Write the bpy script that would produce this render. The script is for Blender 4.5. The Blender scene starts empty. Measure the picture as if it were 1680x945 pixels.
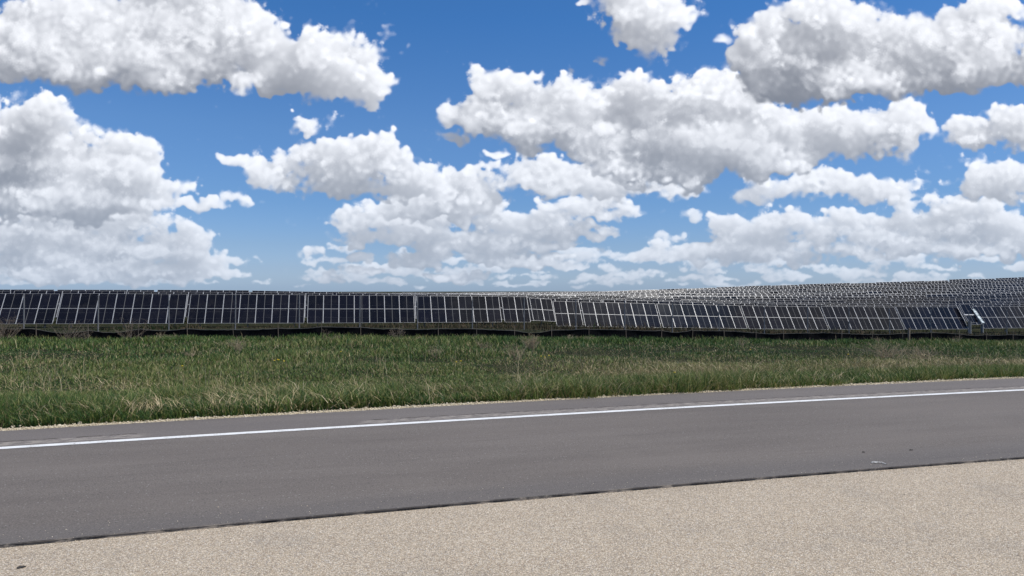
import bpy, bmesh, math, random
import numpy as np
from mathutils import Vector, Matrix

random.seed(7)
rng = np.random.default_rng(7)
scene = bpy.context.scene

# ------------------------------------------------------------------ camera
CAM_H = 1.75          # eye height above the road
FPX = 1167.0          # focal length in photograph pixels (1680 wide)
YAW = math.radians(13.5)   # heading, clockwise from +Y (rows of tables run along X)
HOR = 471.0           # eye-level line in the photograph
cam_d = bpy.data.cameras.new("camera")
cam_d.sensor_width = 36.0
cam_d.lens = 36.0 * FPX / 1680.0
cam_d.clip_start = 0.1
cam_d.clip_end = 9000.0
cam = bpy.data.objects.new("camera", cam_d)
scene.collection.objects.link(cam)
cam.location = (0, 0, CAM_H)
PITCH = math.atan((472.5 - HOR) / FPX)
cam.rotation_euler = (math.radians(90) - PITCH, 0, -YAW)
scene.camera = cam

# ------------------------------------------------------------------ sun
SUN_DIR = Vector((0.424, -0.215, 0.880)).normalized()
sun_d = bpy.data.lights.new("sun", 'SUN')
sun_d.energy = 3.6
sun_d.angle = math.radians(0.53)
sun_d.color = (1.0, 0.955, 0.89)
sun = bpy.data.objects.new("sun", sun_d)
scene.collection.objects.link(sun)
sun.location = (30, -30, 60)
sun.rotation_euler = (-SUN_DIR).to_track_quat('-Z', 'Y').to_euler()

# ------------------------------------------------------------------ exposure
vs = scene.view_settings
scene.display_settings.display_device = 'sRGB'
vs.view_transform = 'Standard'
vs.look = 'None'
vs.exposure = 0.0
vs.gamma = 1.0
vs.use_curve_mapping = False
scene.cycles.max_bounces = 5
scene.cycles.diffuse_bounces = 2
scene.cycles.glossy_bounces = 2
scene.cycles.transparent_max_bounces = 6
scene.cycles.caustics_reflective = False
scene.cycles.caustics_refractive = False
scene.cycles.sample_clamp_indirect = 4.0

SKY_TINT = [(0.026, (0.62, 0.82, 1.34)), (0.058, (0.58, 0.76, 1.16)), (0.115, (0.52, 0.75, 1.10)), (0.213, (0.54, 0.82, 1.16)),
            (0.378, (0.37, 0.79, 1.22))]   # clear-sky colour against elevation

# ------------------------------------------------------------------ sky with cumulus clouds
world = bpy.data.worlds.new("World")
scene.world = world
world.use_nodes = True
WT = world.node_tree
WT.nodes.clear()


class S:
    """A float socket with arithmetic, so node graphs read like formulas."""
    def __init__(s, tree, sock):
        s.t, s.s = tree, sock
    def m(s, op, *a, clamp=False):
        n = s.t.nodes.new('ShaderNodeMath'); n.operation = op; n.use_clamp = clamp
        for i, v in enumerate((s,) + a):
            if isinstance(v, S): s.t.links.new(v.s, n.inputs[i])
            else: n.inputs[i].default_value = v
        return S(s.t, n.outputs[0])
    def __add__(s, o): return s.m('ADD', o)
    def __radd__(s, o): return s.m('ADD', o)
    def __sub__(s, o): return s.m('SUBTRACT', o)
    def __rsub__(s, o): return (s * -1.0) + o
    def __mul__(s, o): return s.m('MULTIPLY', o)
    def __rmul__(s, o): return s.m('MULTIPLY', o)
    def __truediv__(s, o): return s.m('DIVIDE', o)
    def clamp(s): return s.m('ADD', 0.0, clamp=True)
    def step(s, a, b):
        n = s.t.nodes.new('ShaderNodeMapRange'); n.interpolation_type = 'SMOOTHSTEP'; n.clamp = True
        s.t.links.new(s.s, n.inputs[0])
        n.inputs[1].default_value = a; n.inputs[2].default_value = b
        n.inputs[3].default_value = 0; n.inputs[4].default_value = 1
        return S(s.t, n.outputs[0])
    def lin(s, a, b, c=0.0, d=1.0):
        n = s.t.nodes.new('ShaderNodeMapRange'); n.clamp = True
        s.t.links.new(s.s, n.inputs[0])
        n.inputs[1].default_value = a; n.inputs[2].default_value = b
        n.inputs[3].default_value = c; n.inputs[4].default_value = d
        return S(s.t, n.outputs[0])


def vmath(t, op, a, b=None, scale=None):
    n = t.nodes.new('ShaderNodeVectorMath'); n.operation = op
    for i, v in enumerate((a, b)):
        if v is None: continue
        if isinstance(v, tuple): n.inputs[i].default_value = v
        else: t.links.new(v, n.inputs[i])
    if scale is not None: n.inputs['Scale'].default_value = scale
    return n.outputs['Value'] if op in ('LENGTH', 'DOT_PRODUCT') else n.outputs['Vector']


def noise(t, vec, scale, detail=6.0, rough=0.55, lac=2.0, dist=0.0, color=False, ntype='FBM'):
    n = t.nodes.new('ShaderNodeTexNoise'); n.noise_dimensions = '3D'
    n.noise_type = ntype
    t.links.new(vec, n.inputs['Vector'])
    n.inputs['Scale'].default_value = scale
    n.inputs['Detail'].default_value = detail
    n.inputs['Roughness'].default_value = rough
    n.inputs['Lacunarity'].default_value = lac
    n.inputs['Distortion'].default_value = dist
    return n.outputs['Color'] if color else S(t, n.outputs[0])


def voro(t, vec, scale, detail=0.0, rough=0.5, smooth=0.35):
    n = t.nodes.new('ShaderNodeTexVoronoi'); n.voronoi_dimensions = '2D'
    n.feature = 'SMOOTH_F1'
    t.links.new(vec, n.inputs['Vector'])
    n.inputs['Scale'].default_value = scale
    n.inputs['Detail'].default_value = detail
    n.inputs['Roughness'].default_value = rough
    n.inputs['Smoothness'].default_value = smooth
    return S(t, n.outputs['Distance'])


def rgb_mix(t, f, a, b, mode='MIX'):
    n = t.nodes.new('ShaderNodeMix'); n.data_type = 'RGBA'; n.blend_type = mode
    n.clamp_factor = True
    for k, v in ((0, f), (6, a), (7, b)):
        if isinstance(v, S): t.links.new(v.s, n.inputs[k])
        elif isinstance(v, (float, int)): n.inputs[k].default_value = v
        elif isinstance(v, tuple): n.inputs[k].default_value = v if len(v) == 4 else (*v, 1)
        else: t.links.new(v, n.inputs[k])
    return n.outputs[2]


def combine(t, x, y, z=0.0):
    n = t.nodes.new('ShaderNodeCombineXYZ')
    for i, v in enumerate((x, y, z)):
        if isinstance(v, S): t.links.new(v.s, n.inputs[i])
        else: n.inputs[i].default_value = v
    return n.outputs[0]




# ------------------------------------------------------------------ cumulus field, ray-marched once into a panorama of the sky
# Volumes are built as lobes with billowing noise, shadowed along the real sun direction and
# integrated along the line of sight; the result is looked up by compass bearing and elevation.
CV = 1.35                                   # size of a cell, in units of 1/1167 radian
CX0, CX1, CY0, CY1 = -130.0, 1810.0, -90.0, 476.0
NXC, NYC = int((CX1 - CX0) / CV), int((CY1 - CY0) / CV)


def band_tile(n, lo, hi, seed):
    """Periodic 3D noise limited to wavelengths lo..hi cells, unit variance."""
    r = np.random.default_rng(seed)
    f = np.fft.rfftn(r.standard_normal((n, n, n)).astype(np.float32))
    k1 = np.fft.fftfreq(n) ** 2
    k2 = np.fft.rfftfreq(n) ** 2
    k = np.sqrt(k1[:, None, None] + k1[None, :, None] + k2[None, None, :]) + 1e-9
    wl = 1.0 / k
    c = math.sqrt(lo * hi)
    f *= np.exp(-(np.log(wl / c) / math.log(hi / lo) * 1.8) ** 2)
    o = np.fft.irfftn(f, s=(n, n, n), axes=(0, 1, 2)).astype(np.float32)
    return o / o.std()


def tiled(t, shape, off):
    n = t.shape[0]
    ix = [(np.arange(s) + o) % n for s, o in zip(shape, off)]
    return t[np.ix_(*ix)]


def stretch(t, shape, off, fac):
    """The same tile at a coarser scale (linear interpolation, one axis after another)."""
    n = t.shape[0]
    a = t
    for ax, (s, o) in enumerate(zip(shape, off)):
        p = (np.arange(s) / (fac[ax] if isinstance(fac, tuple) else fac) + o) % n
        i = np.floor(p).astype(int); w = (p - i).astype(np.float32)
        sh = [1, 1, 1]; sh[ax] = s
        w = w.reshape(sh)
        a = np.take(a, i % n, axis=ax) * (1 - w) + np.take(a, (i + 1) % n, axis=ax) * w
    return a


TILES = [band_tile(96, 20, 30, 1), band_tile(80, 11, 15, 2), band_tile(72, 5.5, 7.5, 3), band_tile(64, 2.8, 3.8, 4)]
LDIR = (0.49, 0.84, -0.23)                  # the sun as seen from here: to the right, high, a little behind us


def deck(lobes, L, depth, squash=0.62, thr=0.30, seed=0, ragged=1.0, flat=0.9, sigma=0.16, base=0.0):
    """One deck of cloud. L scales its billows. Returns premultiplied colour and alpha for the panorama."""
    xs = [l[0] - l[2] * 1.3 - 60 for l in lobes] + [l[0] + l[2] * 1.3 + 60 for l in lobes]
    ys = [l[1] - l[3] * 1.3 - 45 for l in lobes] + [l[1] + l[3] * 1.3 + 45 for l in lobes]
    x0, x1 = max(CX0, min(xs)), min(CX1, max(xs))
    y0, y1 = max(CY0, min(ys)), min(CY1, max(ys))
    i0, i1 = int((x0 - CX0) / CV), int((x1 - CX0) / CV)
    j0, j1 = int((y0 - CY0) / CV), int((y1 - CY0) / CV)
    nx, ny = i1 - i0, j1 - j0
    nz = max(12, int(depth / CV / 2))       # cells are twice as deep as wide
    shp = (ny, nx, nz)
    X = (CX0 + (np.arange(i0, i1) + .5) * CV).astype(np.float32)
    Y = (CY0 + (np.arange(j0, j1) + .5) * CV).astype(np.float32)
    Z = ((np.arange(nz) + .5) * CV * 2).astype(np.float32)
    r = np.random.default_rng(seed)
    F = np.zeros(shp, np.float32)
    q = 1.7 / CV
    s2 = (ny, nx, 1)
    w_ = r.integers(0, 60, (6, 3))
    WX = (stretch(TILES[0], s2, w_[0], 2.2 * L * q) * 9.5 * L + stretch(TILES[1], s2, w_[1], 1.7 * q) * 6 + stretch(TILES[2], s2, w_[2], 1.3 * q) * 3.0)[:, :, 0]
    WY = (stretch(TILES[0], s2, w_[3], 2.2 * L * q) * 6.5 * L + stretch(TILES[1], s2, w_[4], 1.7 * q) * 3.5 + stretch(TILES[2], s2, w_[5], 1.3 * q) * 2.4)[:, :, 0]
    for (cx, cy, rx, ry) in lobes:
        rx, ry = rx * 1.3, ry * 1.3
        rz = min(0.5 * (rx + ry), depth * 0.5)
        cz = depth * 0.5 + r.uniform(-.5, .5) * max(0.0, depth - 2 * rz) + r.uniform(-.12, .12) * depth
        a = slice(*np.searchsorted(X, (cx - rx - 75, cx + rx + 75)))
        b = slice(*np.searchsorted(Y, (cy - ry - 55, cy + ry + 55)))
        if a.stop <= a.start or b.stop <= b.start: continue
        wf = min(1.0, 0.35 + ry / 60)
        dx = ((X[a][None, :] + WX[b, a] * wf - cx) / rx) ** 2
        dyv = (Y[b][:, None] + WY[b, a] * wf - cy) / ry
        dy = np.where(dyv > 0, dyv / flat, dyv) ** 2
        dz = ((Z - cz) / rz) ** 2
        qq = 1 - ((dy + dx)[:, :, None] + dz[None, None, :])
        np.maximum(qq, 0, out=qq)
        F[b, a] += qq * qq
    F = np.minimum(F, 1.1)
    o = r.integers(0, 60, (8, 3))
    n = stretch(TILES[0], shp, o[0], (2.7 * L * q * squash, 3.4 * L * q, 2.4 * L * q)) * 0.150           # broad heads
    n += np.abs(stretch(TILES[0], shp, o[1], (1.25 * L * q * (.4 + .6 * squash), 1.35 * L * q, 1.0 * L * q))) * 0.095  # cauliflower, creased
    n += np.abs(stretch(TILES[1], shp, o[2], 1.1 * L * q)) * 0.058
    n += np.abs(stretch(TILES[2], shp, o[3], 1.0 * L * q)) * 0.036
    f1 = stretch(TILES[1], shp, o[5], (1.2 * L * q, 2.0 * L * q, 1.5 * L * q))
    f2 = stretch(TILES[2], shp, o[6], 1.2 * q)
    n -= 0.14
    env = np.clip(F * 4.0, 0, 1)
    D = F + (n + tiled(TILES[3], shp, o[4]) * 0.004) * ragged * (0.25 + 1.25 * env) - thr
    # crisp heads above; frayed, thin shreds where f1 says so
    k = int(20 * L * q)
    under = np.zeros_like(F); under[:-k] = np.clip((F[:-k] - F[k:]) * 4.5, 0, 1)
    fray = np.clip(f1 * 0.5 + 0.30 + under * 0.6, 0.12, 1)
    D += fray * env * (1 + .6 * under) * (f2 * 0.050 + f1 * 0.03 + tiled(TILES[3], shp, o[4]) * 0.014 + 0.02)
    D += np.exp(-(D / 0.14) ** 2) * (tiled(TILES[3], shp, o[4]) * 0.030 + f2 * 0.040)
    wisp = np.clip((D + 0.10 + f1 * 0.035 + f2 * 0.03) * 1.2, 0, 0.10) * np.clip(f1 * 0.8 + .3, 0, 1)
    D *= (7.0 - 5.8 * fray)
    np.maximum(D, wisp, out=D)
    np.clip(D, 0, 1, out=D)
    D[:, :, 0] = 0
    # optical depth towards the sun, swept row by row from the top down
    tau = np.zeros(shp, np.float32)
    sxs, szs = LDIR[0] / LDIR[1], LDIR[2] / LDIR[1] / 2
    step = CV / LDIR[1]
    cur = np.zeros((nx, nz), np.float32)

    def shift(a, s, ax):
        k = int(math.floor(s)); f = s - k
        def sh(m):
            b_ = np.zeros_like(a)
            n_ = a.shape[ax]
            src = [slice(None)] * 2; dst = [slice(None)] * 2
            if m >= 0: dst[ax] = slice(0, n_ - m); src[ax] = slice(m, n_)
            else: dst[ax] = slice(-m, n_); src[ax] = slice(0, n_ + m)
            b_[tuple(dst)] = a[tuple(src)]
            return b_
        return sh(k) * (1 - f) + sh(k + 1) * f
    for j in range(ny):
        cur = shift(shift(cur, sxs, 0), szs, 1)
        tau[j] = cur + D[j] * step * 0.5
        cur = cur + D[j] * step
    # light reaching each cell: direct and several orders of scattering
    for r_ in (int(2.0 * q), int(4.0 * L * q), int(9 * L * q)):      # light diffuses inside the cloud
        soft = tau
        for ax in (0, 1):
            for g_ in (max(1, r_ // 2), r_): soft = (np.roll(soft, g_, ax) + 2 * soft + np.roll(soft, -g_, ax)) / 4
        tau = tau * 0.26 + soft * 0.74
    t = tau * sigma
    lit = 0.34 * np.exp(-t * 0.7) + 0.50 * np.exp(-t * 0.19) + 0.30 * np.exp(-t * 0.045)
    # a cell near the rim, facing us, sees more of the sky
    sky_amb = 0.32 + 0.10 * np.exp(-t * 0.1)
    # integrate along the view, front (z = 0) to back
    sg = sigma * 2 * CV * 0.62
    a = 1 - np.exp(-D ** 1.35 * sg)
    T = np.cumprod(1 - a, axis=2)
    Tin = np.concatenate([np.ones((ny, nx, 1), np.float32), T[:, :, :-1]], axis=2)
    w = Tin * a
    A = w.sum(2)
    Ld = (w * lit).sum(2)
    La = (w * sky_amb).sum(2)
    sunc = np.array([1.0, 0.993, 0.985]); ambc = np.array([0.62, 0.72, 0.95])
    rgb = Ld[..., None] * sunc * 0.90 + La[..., None] * ambc * 0.72 + base * A[..., None]
    # farther (lower) cloud fades into the air
    hz = np.clip((Y - 60) / 420, 0, 1) ** 2 * 0.62
    hzc = np.array([0.46, 0.56, 0.71])
    rgb = rgb * (1 - hz[:, None, None]) + hzc * (hz[:, None] * A)[..., None]
    return (j0, j1, i0, i1), rgb.astype(np.float32), A.astype(np.float32)


LEFT_BANK = [
    (20, 200, 105, 52), (70, 185, 62, 30), (140, 205, 42, 20), (110, 258, 150, 50), (215, 280, 62, 42), (185, 305, 120, 52), (30, 305, 190, 66), (268, 312, 44, 34), (90, 335, 200, 40),
    (392, 323, 32, 16), (335, 338, 50, 14), (395, 264, 34, 14),
]
CENTRE_BANK = [
    (500, 280, 95, 42), (430, 290, 34, 26), (560, 245, 60, 30), (600, 240, 62, 32), (625, 270, 75, 42), (645, 258, 38, 34), (695, 300, 60, 34), (590, 310, 80, 18), (665, 318, 50, 20),
    (497, 207, 30, 14), (540, 195, 26, 20), (1640, 222, 88, 32), (1665, 200, 50, 30), (1610, 262, 28, 15), (815, 253, 24, 8),
]
CENTRE_LOW = [
    (700, 330, 62, 34), (740, 318, 56, 40), (785, 325, 44, 42), (655, 345, 80, 24), (770, 350, 50, 20),
    (860, 285, 62, 34), (900, 300, 80, 32), (990, 298, 110, 34), (1095, 312, 60, 16),
    (1300, 302, 72, 30), (1385, 296, 66, 22), (1245, 328, 44, 22), (1460, 312, 90, 28), (1640, 300, 80, 42), (1600, 300, 34, 26), (1760, 300, 70, 50),
]
RIGHT_BANK = [
    (788, 150, 46, 44), (762, 195, 40, 30), (835, 200, 98, 38), (868, 158, 42, 40), (915, 185, 50, 40), (955, 168, 60, 44), (1030, 172, 70, 46), (1120, 180, 85, 60), (1165, 150, 60, 46), (1210, 180, 70, 50),
    (930, 222, 110, 40), (1060, 245, 150, 54), (1190, 235, 130, 62), (1120, 280, 160, 32), (1260, 255, 120, 36), (738, 228, 26, 10),
    (1250, 215, 80, 50), (1320, 222, 125, 48), (1430, 215, 100, 50), (1490, 216, 56, 34),
]
LOW_BANK = [
    (75, 365, 230, 40), (215, 352, 70, 24), (40, 405, 220, 36), (160, 415, 140, 34), (290, 388, 48, 20), (315, 385, 40, 18), (310, 414, 50, 26), (335, 436, 46, 20), (225, 450, 150, 22), (60, 448, 190, 22), (350, 448, 46, 12),
    (585, 355, 48, 26), (640, 360, 70, 30), (710, 362, 74, 28), (600, 392, 60, 16), (780, 340, 50, 24), (680, 385, 70, 14),
    (790, 400, 110, 22), (730, 402, 60, 16), (690, 426, 52, 18), (590, 424, 30, 11), (520, 415, 28, 10), (532, 456, 40, 9), (588, 444, 44, 9), (745, 455, 60, 9),
    (910, 350, 60, 26), (970, 338, 66, 24), (1010, 350, 44, 14), (870, 385, 100, 30), (960, 380, 60, 16), (840, 425, 80, 16), (985, 410, 20, 8), (900, 430, 90, 12), (830, 362, 60, 20),
    (1560, 340, 100, 28), (1136, 352, 18, 10), (1190, 358, 34, 12), (1200, 384, 42, 26), (1262, 366, 54, 28), (1345, 368, 80, 32), (1440, 372, 84, 30), (1530, 378, 80, 28), (1620, 365, 90, 34), (1240, 395, 70, 24),
    (1115, 408, 60, 17), (1060, 420, 50, 11), (1240, 418, 130, 20), (1440, 405, 140, 22), (1620, 408, 130, 22), (1700, 380, 90, 44), (1170, 412, 70, 18),
]
NEAR_BANK = [
    (150, 35, 260, 76), (30, 85, 170, 58), (160, 100, 150, 52), (265, 95, 130, 54), (350, 62, 80, 66), (310, 15, 120, 60), (385, 100, 50, 50),
    (430, 75, 50, 46), (470, 112, 66, 48), (530, 88, 60, 48), (585, 80, 42, 42), (612, 122, 42, 54), (500, 132, 85, 38), (565, 140, 66, 42), (612, 165, 34, 24), (410, 140, 46, 22),
    (1050, 12, 95, 42), (1090, 30, 56, 28), (1060, 62, 42, 28), (955, 5, 30, 12), (1183, 66, 20, 11), (991, 96, 13, 10), (944, 118, 12, 9),
    (1235, 115, 54, 50), (1275, 130, 56, 50), (1320, 60, 100, 60), (1440, 70, 150, 74), (1330, 140, 120, 40), (1590, 80, 120, 66), (1655, 115, 76, 36), (1420, 130, 150, 42), (1530, 125, 90, 36),
    (1640, 5, 90, 26), (1770, 60, 90, 60),
]
rl = np.random.default_rng(5)
HORIZON_BANK = []
for k in range(260):
    y = 470 - abs(rl.normal(0, 1)) * 26
    s = 5 + (470 - y) * 0.20
    x = rl.uniform(CX0, CX1)
    if 330 < x < 560 and rl.random() < .6: continue
    HORIZON_BANK.append((x, y, s * rl.uniform(1.8, 4.0), s * rl.uniform(.5, .9)))


def build_panorama():
    rgb = np.zeros((NYC, NXC, 3), np.float32); A = np.zeros((NYC, NXC), np.float32)
    for args in ((HORIZON_BANK, 0.32, 40, dict(seed=4, thr=.33, sigma=.12, squash=.55)),
                 (LOW_BANK, 0.6, 90, dict(seed=3, thr=.27, squash=.42)),
                 (CENTRE_LOW, 0.8, 130, dict(seed=6, squash=.55)),
                 (LEFT_BANK, 0.95, 170, dict(seed=2, squash=.5)),
                 (CENTRE_BANK, 0.85, 130, dict(seed=9)),
                 (RIGHT_BANK, 1.0, 170, dict(seed=12)),
                 (NEAR_BANK, 1.35, 200, dict(seed=1))):
        (j0, j1, i0, i1), c, a = deck(*args[:3], **args[3])
        rgb[j0:j1, i0:i1] = rgb[j0:j1, i0:i1] * (1 - a[..., None]) + c
        A[j0:j1, i0:i1] = A[j0:j1, i0:i1] * (1 - a) + a
    return rgb, A


_rgb, _A = build_panorama()
_img = bpy.data.images.new("cloud_panorama", NXC, NYC, alpha=True, float_buffer=True)
_img.colorspace_settings.name = 'Non-Color'
_img.alpha_mode = 'CHANNEL_PACKED'
_px = np.concatenate([_rgb, _A[..., None]], axis=2)[::-1]
_img.pixels.foreach_set(np.ascontiguousarray(_px, dtype=np.float32).ravel())
_img.update()
_img.pack()

geo = WT.nodes.new('ShaderNodeTexCoord')
rot = WT.nodes.new('ShaderNodeVectorRotate'); rot.rotation_type = 'Z_AXIS'
rot.inputs['Angle'].default_value = YAW
WT.links.new(geo.outputs['Generated'], rot.inputs['Vector'])
sepd = WT.nodes.new('ShaderNodeSeparateXYZ'); WT.links.new(rot.outputs[0], sepd.inputs[0])
dx, dy, dz = (S(WT, sepd.outputs[i]) for i in range(3))
fwd = dy.m('MAXIMUM', 0.05)
u = ((dx / fwd) * FPX + (840.0 - CX0)) / (NXC * CV)
v = 1.0 - (((dz / fwd) * -FPX + (HOR - CY0)) / (NYC * CV))
tex = WT.nodes.new('ShaderNodeTexImage')
tex.image = _img; tex.interpolation = 'Cubic'; tex.extension = 'CLIP'
WT.links.new(combine(WT, u, v), tex.inputs['Vector'])
inside = dy.step(0.05, 0.2) * u.step(0.0, 0.04) * u.step(1.0, 0.96) * v.step(1.0, 0.9)
el = dz / (dx * dx + dy * dy).m('SQRT').m('MAXIMUM', 0.02)

sky = WT.nodes.new('ShaderNodeTexSky')
sky.sky_type = 'NISHITA'
sky.sun_disc = False
sky.sun_elevation = math.asin(SUN_DIR.z)
sky.sun_rotation = math.atan2(SUN_DIR.x, SUN_DIR.y)
sky.altitude = 250
sky.air_density = 1.0
sky.dust_density = 0.6
sky.ozone_density = 2.2
tr = WT.nodes.new('ShaderNodeValToRGB')
WT.links.new(el.lin(0.0, 1.0).s, tr.inputs[0])
E_ = tr.color_ramp.elements
E_[0].position = 0.0; E_[0].color = (0.70, 0.97, 1.62, 1)
E_[1].position = 1.0; E_[1].color = (0.35, 0.75, 1.15, 1)
for p_, c_ in SKY_TINT:
    e_ = E_.new(p_); e_.color = (*c_, 1)
blue = rgb_mix(WT, 1.0, sky.outputs[0], tr.outputs[0], 'MULTIPLY')

# broken cumulus on every bearing the panorama does not hold
elc = el.m('MAXIMUM', 0.0).m('MINIMUM', 4.0)
wild = noise(WT, vmath(WT, 'MULTIPLY', geo.outputs['Generated'], (1, 1, 1.8)), 3.4, 6, 0.56)
aW = wild.step(0.50, 0.60) * (1.0 - inside) * elc.step(-0.01, 0.05)
cW = rgb_mix(WT, wild.step(0.52, 0.75), (7.6, 7.8, 8.2, 1), (5.0, 5.4, 6.1, 1))
col = rgb_mix(WT, aW, blue, cW)
keep = 1.0 - S(WT, tex.outputs['Alpha']) * inside
n1 = WT.nodes.new('ShaderNodeVectorMath'); n1.operation = 'SCALE'
WT.links.new(col, n1.inputs[0]); WT.links.new(keep.s, n1.inputs['Scale'])
n2 = WT.nodes.new('ShaderNodeVectorMath'); n2.operation = 'SCALE'
WT.links.new(tex.outputs['Color'], n2.inputs[0]); WT.links.new((inside * 10.0).s, n2.inputs['Scale'])
bg = WT.nodes.new('ShaderNodeBackground')
bg.inputs['Strength'].default_value = 0.10
WT.links.new(vmath(WT, 'ADD', n1.outputs[0], n2.outputs[0]), bg.inputs[0])
wo = WT.nodes.new('ShaderNodeOutputWorld')
WT.links.new(bg.outputs[0], wo.inputs[0])
world.cycles.sampling_method = 'MANUAL'
world.cycles.sample_map_resolution = 512

# ================================================================== helpers
COL = scene.collection
SY, CY_ = math.sin(YAW), math.cos(YAW)


def fx(px, Y):
    """World X of the point at distance Y (across the rows) seen on photograph column px."""
    return Y * math.tan(math.atan((px - 840) / FPX) + YAW)


def zat(py, X, Y):
    """Height of a point at X, Y that shows on photograph line py."""
    return CAM_H - (py - HOR) / FPX * (X * SY + Y * CY_)


def mesh_np(name, verts, faces, mats, midx=None, smooth=False):
    """Mesh from arrays; faces may mix triangles and quads (lists) or be one (n, k) array."""
    me = bpy.data.meshes.new(name)
    verts = np.asarray(verts, np.float32)
    if isinstance(faces, np.ndarray):
        n, k = faces.shape
        me.vertices.add(len(verts)); me.vertices.foreach_set('co', verts.ravel())
        me.loops.add(n * k); me.loops.foreach_set('vertex_index', faces.astype(np.int32).ravel())
        me.polygons.add(n)
        me.polygons.foreach_set('loop_start', np.arange(0, n * k, k, dtype=np.int32))
        me.polygons.foreach_set('loop_total', np.full(n, k, np.int32))
        me.update(calc_edges=True)
    else:
        me.from_pydata([tuple(v) for v in verts.tolist()], [], faces)
    for m in mats: me.materials.append(m)
    if midx is not None: me.polygons.foreach_set('material_index', np.asarray(midx, np.int32))
    if smooth: me.polygons.foreach_set('use_smooth', np.ones(len(me.polygons), bool))
    me.update()
    return me


def link(name, me, parent=None, loc=None, rot=None):
    o = bpy.data.objects.new(name, me)
    COL.objects.link(o)
    if parent: o.parent = parent
    if loc: o.location = loc
    if rot: o.rotation_euler = rot
    return o


def tag(o, label=None, cat=None, group=None, kind=None):
    if label: o['label'] = label
    if cat: o['category'] = cat
    if group: o['group'] = group
    if kind: o['kind'] = kind
    return o


class MB:
    """Collects boxes and bars into one mesh."""
    def __init__(s): s.v, s.f, s.m = [], [], []
    def box(s, x0, x1, y0, y1, z0, z1, mi=0, M=None):
        b = len(s.v)
        c = [Vector((x, y, z)) for z in (z0, z1) for (x, y) in ((x0, y0), (x1, y0), (x1, y1), (x0, y1))]
        if M is not None: c = [M @ q for q in c]
        s.v += [tuple(q) for q in c]
        for q in ((3, 2, 1, 0), (4, 5, 6, 7), (0, 1, 5, 4), (1, 2, 6, 5), (2, 3, 7, 6), (3, 0, 4, 7)):
            s.f.append(tuple(b + i for i in q)); s.m.append(mi)
    def tube(s, pts, rad, n=5, mi=0, cap=True):
        pts = [Vector(p) for p in pts]
        if not isinstance(rad, (list, tuple)): rad = [rad] * len(pts)
        b0 = len(s.v)
        for i, p in enumerate(pts):
            d = (pts[min(i + 1, len(pts) - 1)] - pts[max(i - 1, 0)]).normalized()
            u = d.orthogonal().normalized(); w = d.cross(u)
            for k in range(n):
                a = 2 * math.pi * k / n
                s.v.append(tuple(p + (u * math.cos(a) + w * math.sin(a)) * rad[i]))
        for i in range(len(pts) - 1):
            for k in range(n):
                a, b = b0 + i * n + k, b0 + i * n + (k + 1) % n
                s.f.append((a, b, b + n, a + n)); s.m.append(mi)
        if cap:
            s.f.append(tuple(b0 + k for k in range(n))[::-1]); s.m.append(mi)
            e = b0 + (len(pts) - 1) * n
            s.f.append(tuple(e + k for k in range(n))); s.m.append(mi)
    def mesh(s, name, mats): return mesh_np(name, s.v, s.f, mats, s.m)


# ------------------------------------------------------------------ materials
def new_mat(name, base=(.5, .5, .5), rough=0.7, metal=0.0, spec=0.5):
    m = bpy.data.materials.new(name); m.use_nodes = True
    b = m.node_tree.nodes['Principled BSDF']
    b.inputs['Base Color'].default_value = (*base, 1)
    b.inputs['Roughness'].default_value = rough
    b.inputs['Metallic'].default_value = metal
    b.inputs['Specular IOR Level'].default_value = spec
    return m, m.node_tree, b


def coords(t, kind='Object'):
    return t.nodes.new('ShaderNodeTexCoord').outputs[kind]


def pos(t):
    return t.nodes.new('ShaderNodeNewGeometry').outputs['Position']


def ramp(t, f, stops, mode='LINEAR'):
    n = t.nodes.new('ShaderNodeValToRGB'); n.color_ramp.interpolation = mode
    t.links.new(f.s, n.inputs[0])
    e = n.color_ramp.elements
    e[0].position, e[0].color = stops[0][0], (*stops[0][1], 1)
    e[1].position, e[1].color = stops[-1][0], (*stops[-1][1], 1)
    for p, c in stops[1:-1]:
        q = e.new(p); q.color = (*c, 1)
    return n.outputs[0]


def bump(t, b, h, strength, dist):
    n = t.nodes.new('ShaderNodeBump')
    n.inputs['Strength'].default_value = strength; n.inputs['Distance'].default_value = dist
    t.links.new(h.s if isinstance(h, S) else h, n.inputs['Height'])
    t.links.new(n.outputs[0], b.inputs['Normal'])


def voronoi(t, vec, scale, out='Distance', feature='F1', rnd=1.0, dim='3D'):
    n = t.nodes.new('ShaderNodeTexVoronoi'); n.feature = feature; n.voronoi_dimensions = dim
    t.links.new(vec, n.inputs['Vector']); n.inputs['Scale'].default_value = scale
    n.inputs['Randomness'].default_value = rnd
    o = n.outputs[out]
    return S(t, o) if out == 'Distance' else o


def xyz(t, vec):
    n = t.nodes.new('ShaderNodeSeparateXYZ'); t.links.new(vec, n.inputs[0])
    return [S(t, n.outputs[i]) for i in range(3)]


# road asphalt. UV: u = metres along, v = metres beyond the white edge line
M_ASPH, t, b = new_mat('asphalt', rough=0.85, spec=0.3)
uvn = t.nodes.new('ShaderNodeUVMap').outputs[0]
ux, uy, _ = xyz(t, uvn)
P_ = pos(t)
fine = noise(t, P_, 75, 4, 0.8)
mid_ = noise(t, P_, 22, 4, 0.6)
big = noise(t, vmath(t, 'MULTIPLY', P_, (0.25, 1.6, 1)), 1.1, 4, 0.55)
f = fine * 0.74 + mid_ * 0.12 + big * 0.14
c = ramp(t, f, [(0.36, (0.076, 0.065, 0.056)), (0.5, (0.140, 0.122, 0.108)), (0.64, (0.245, 0.216, 0.188))])
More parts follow.
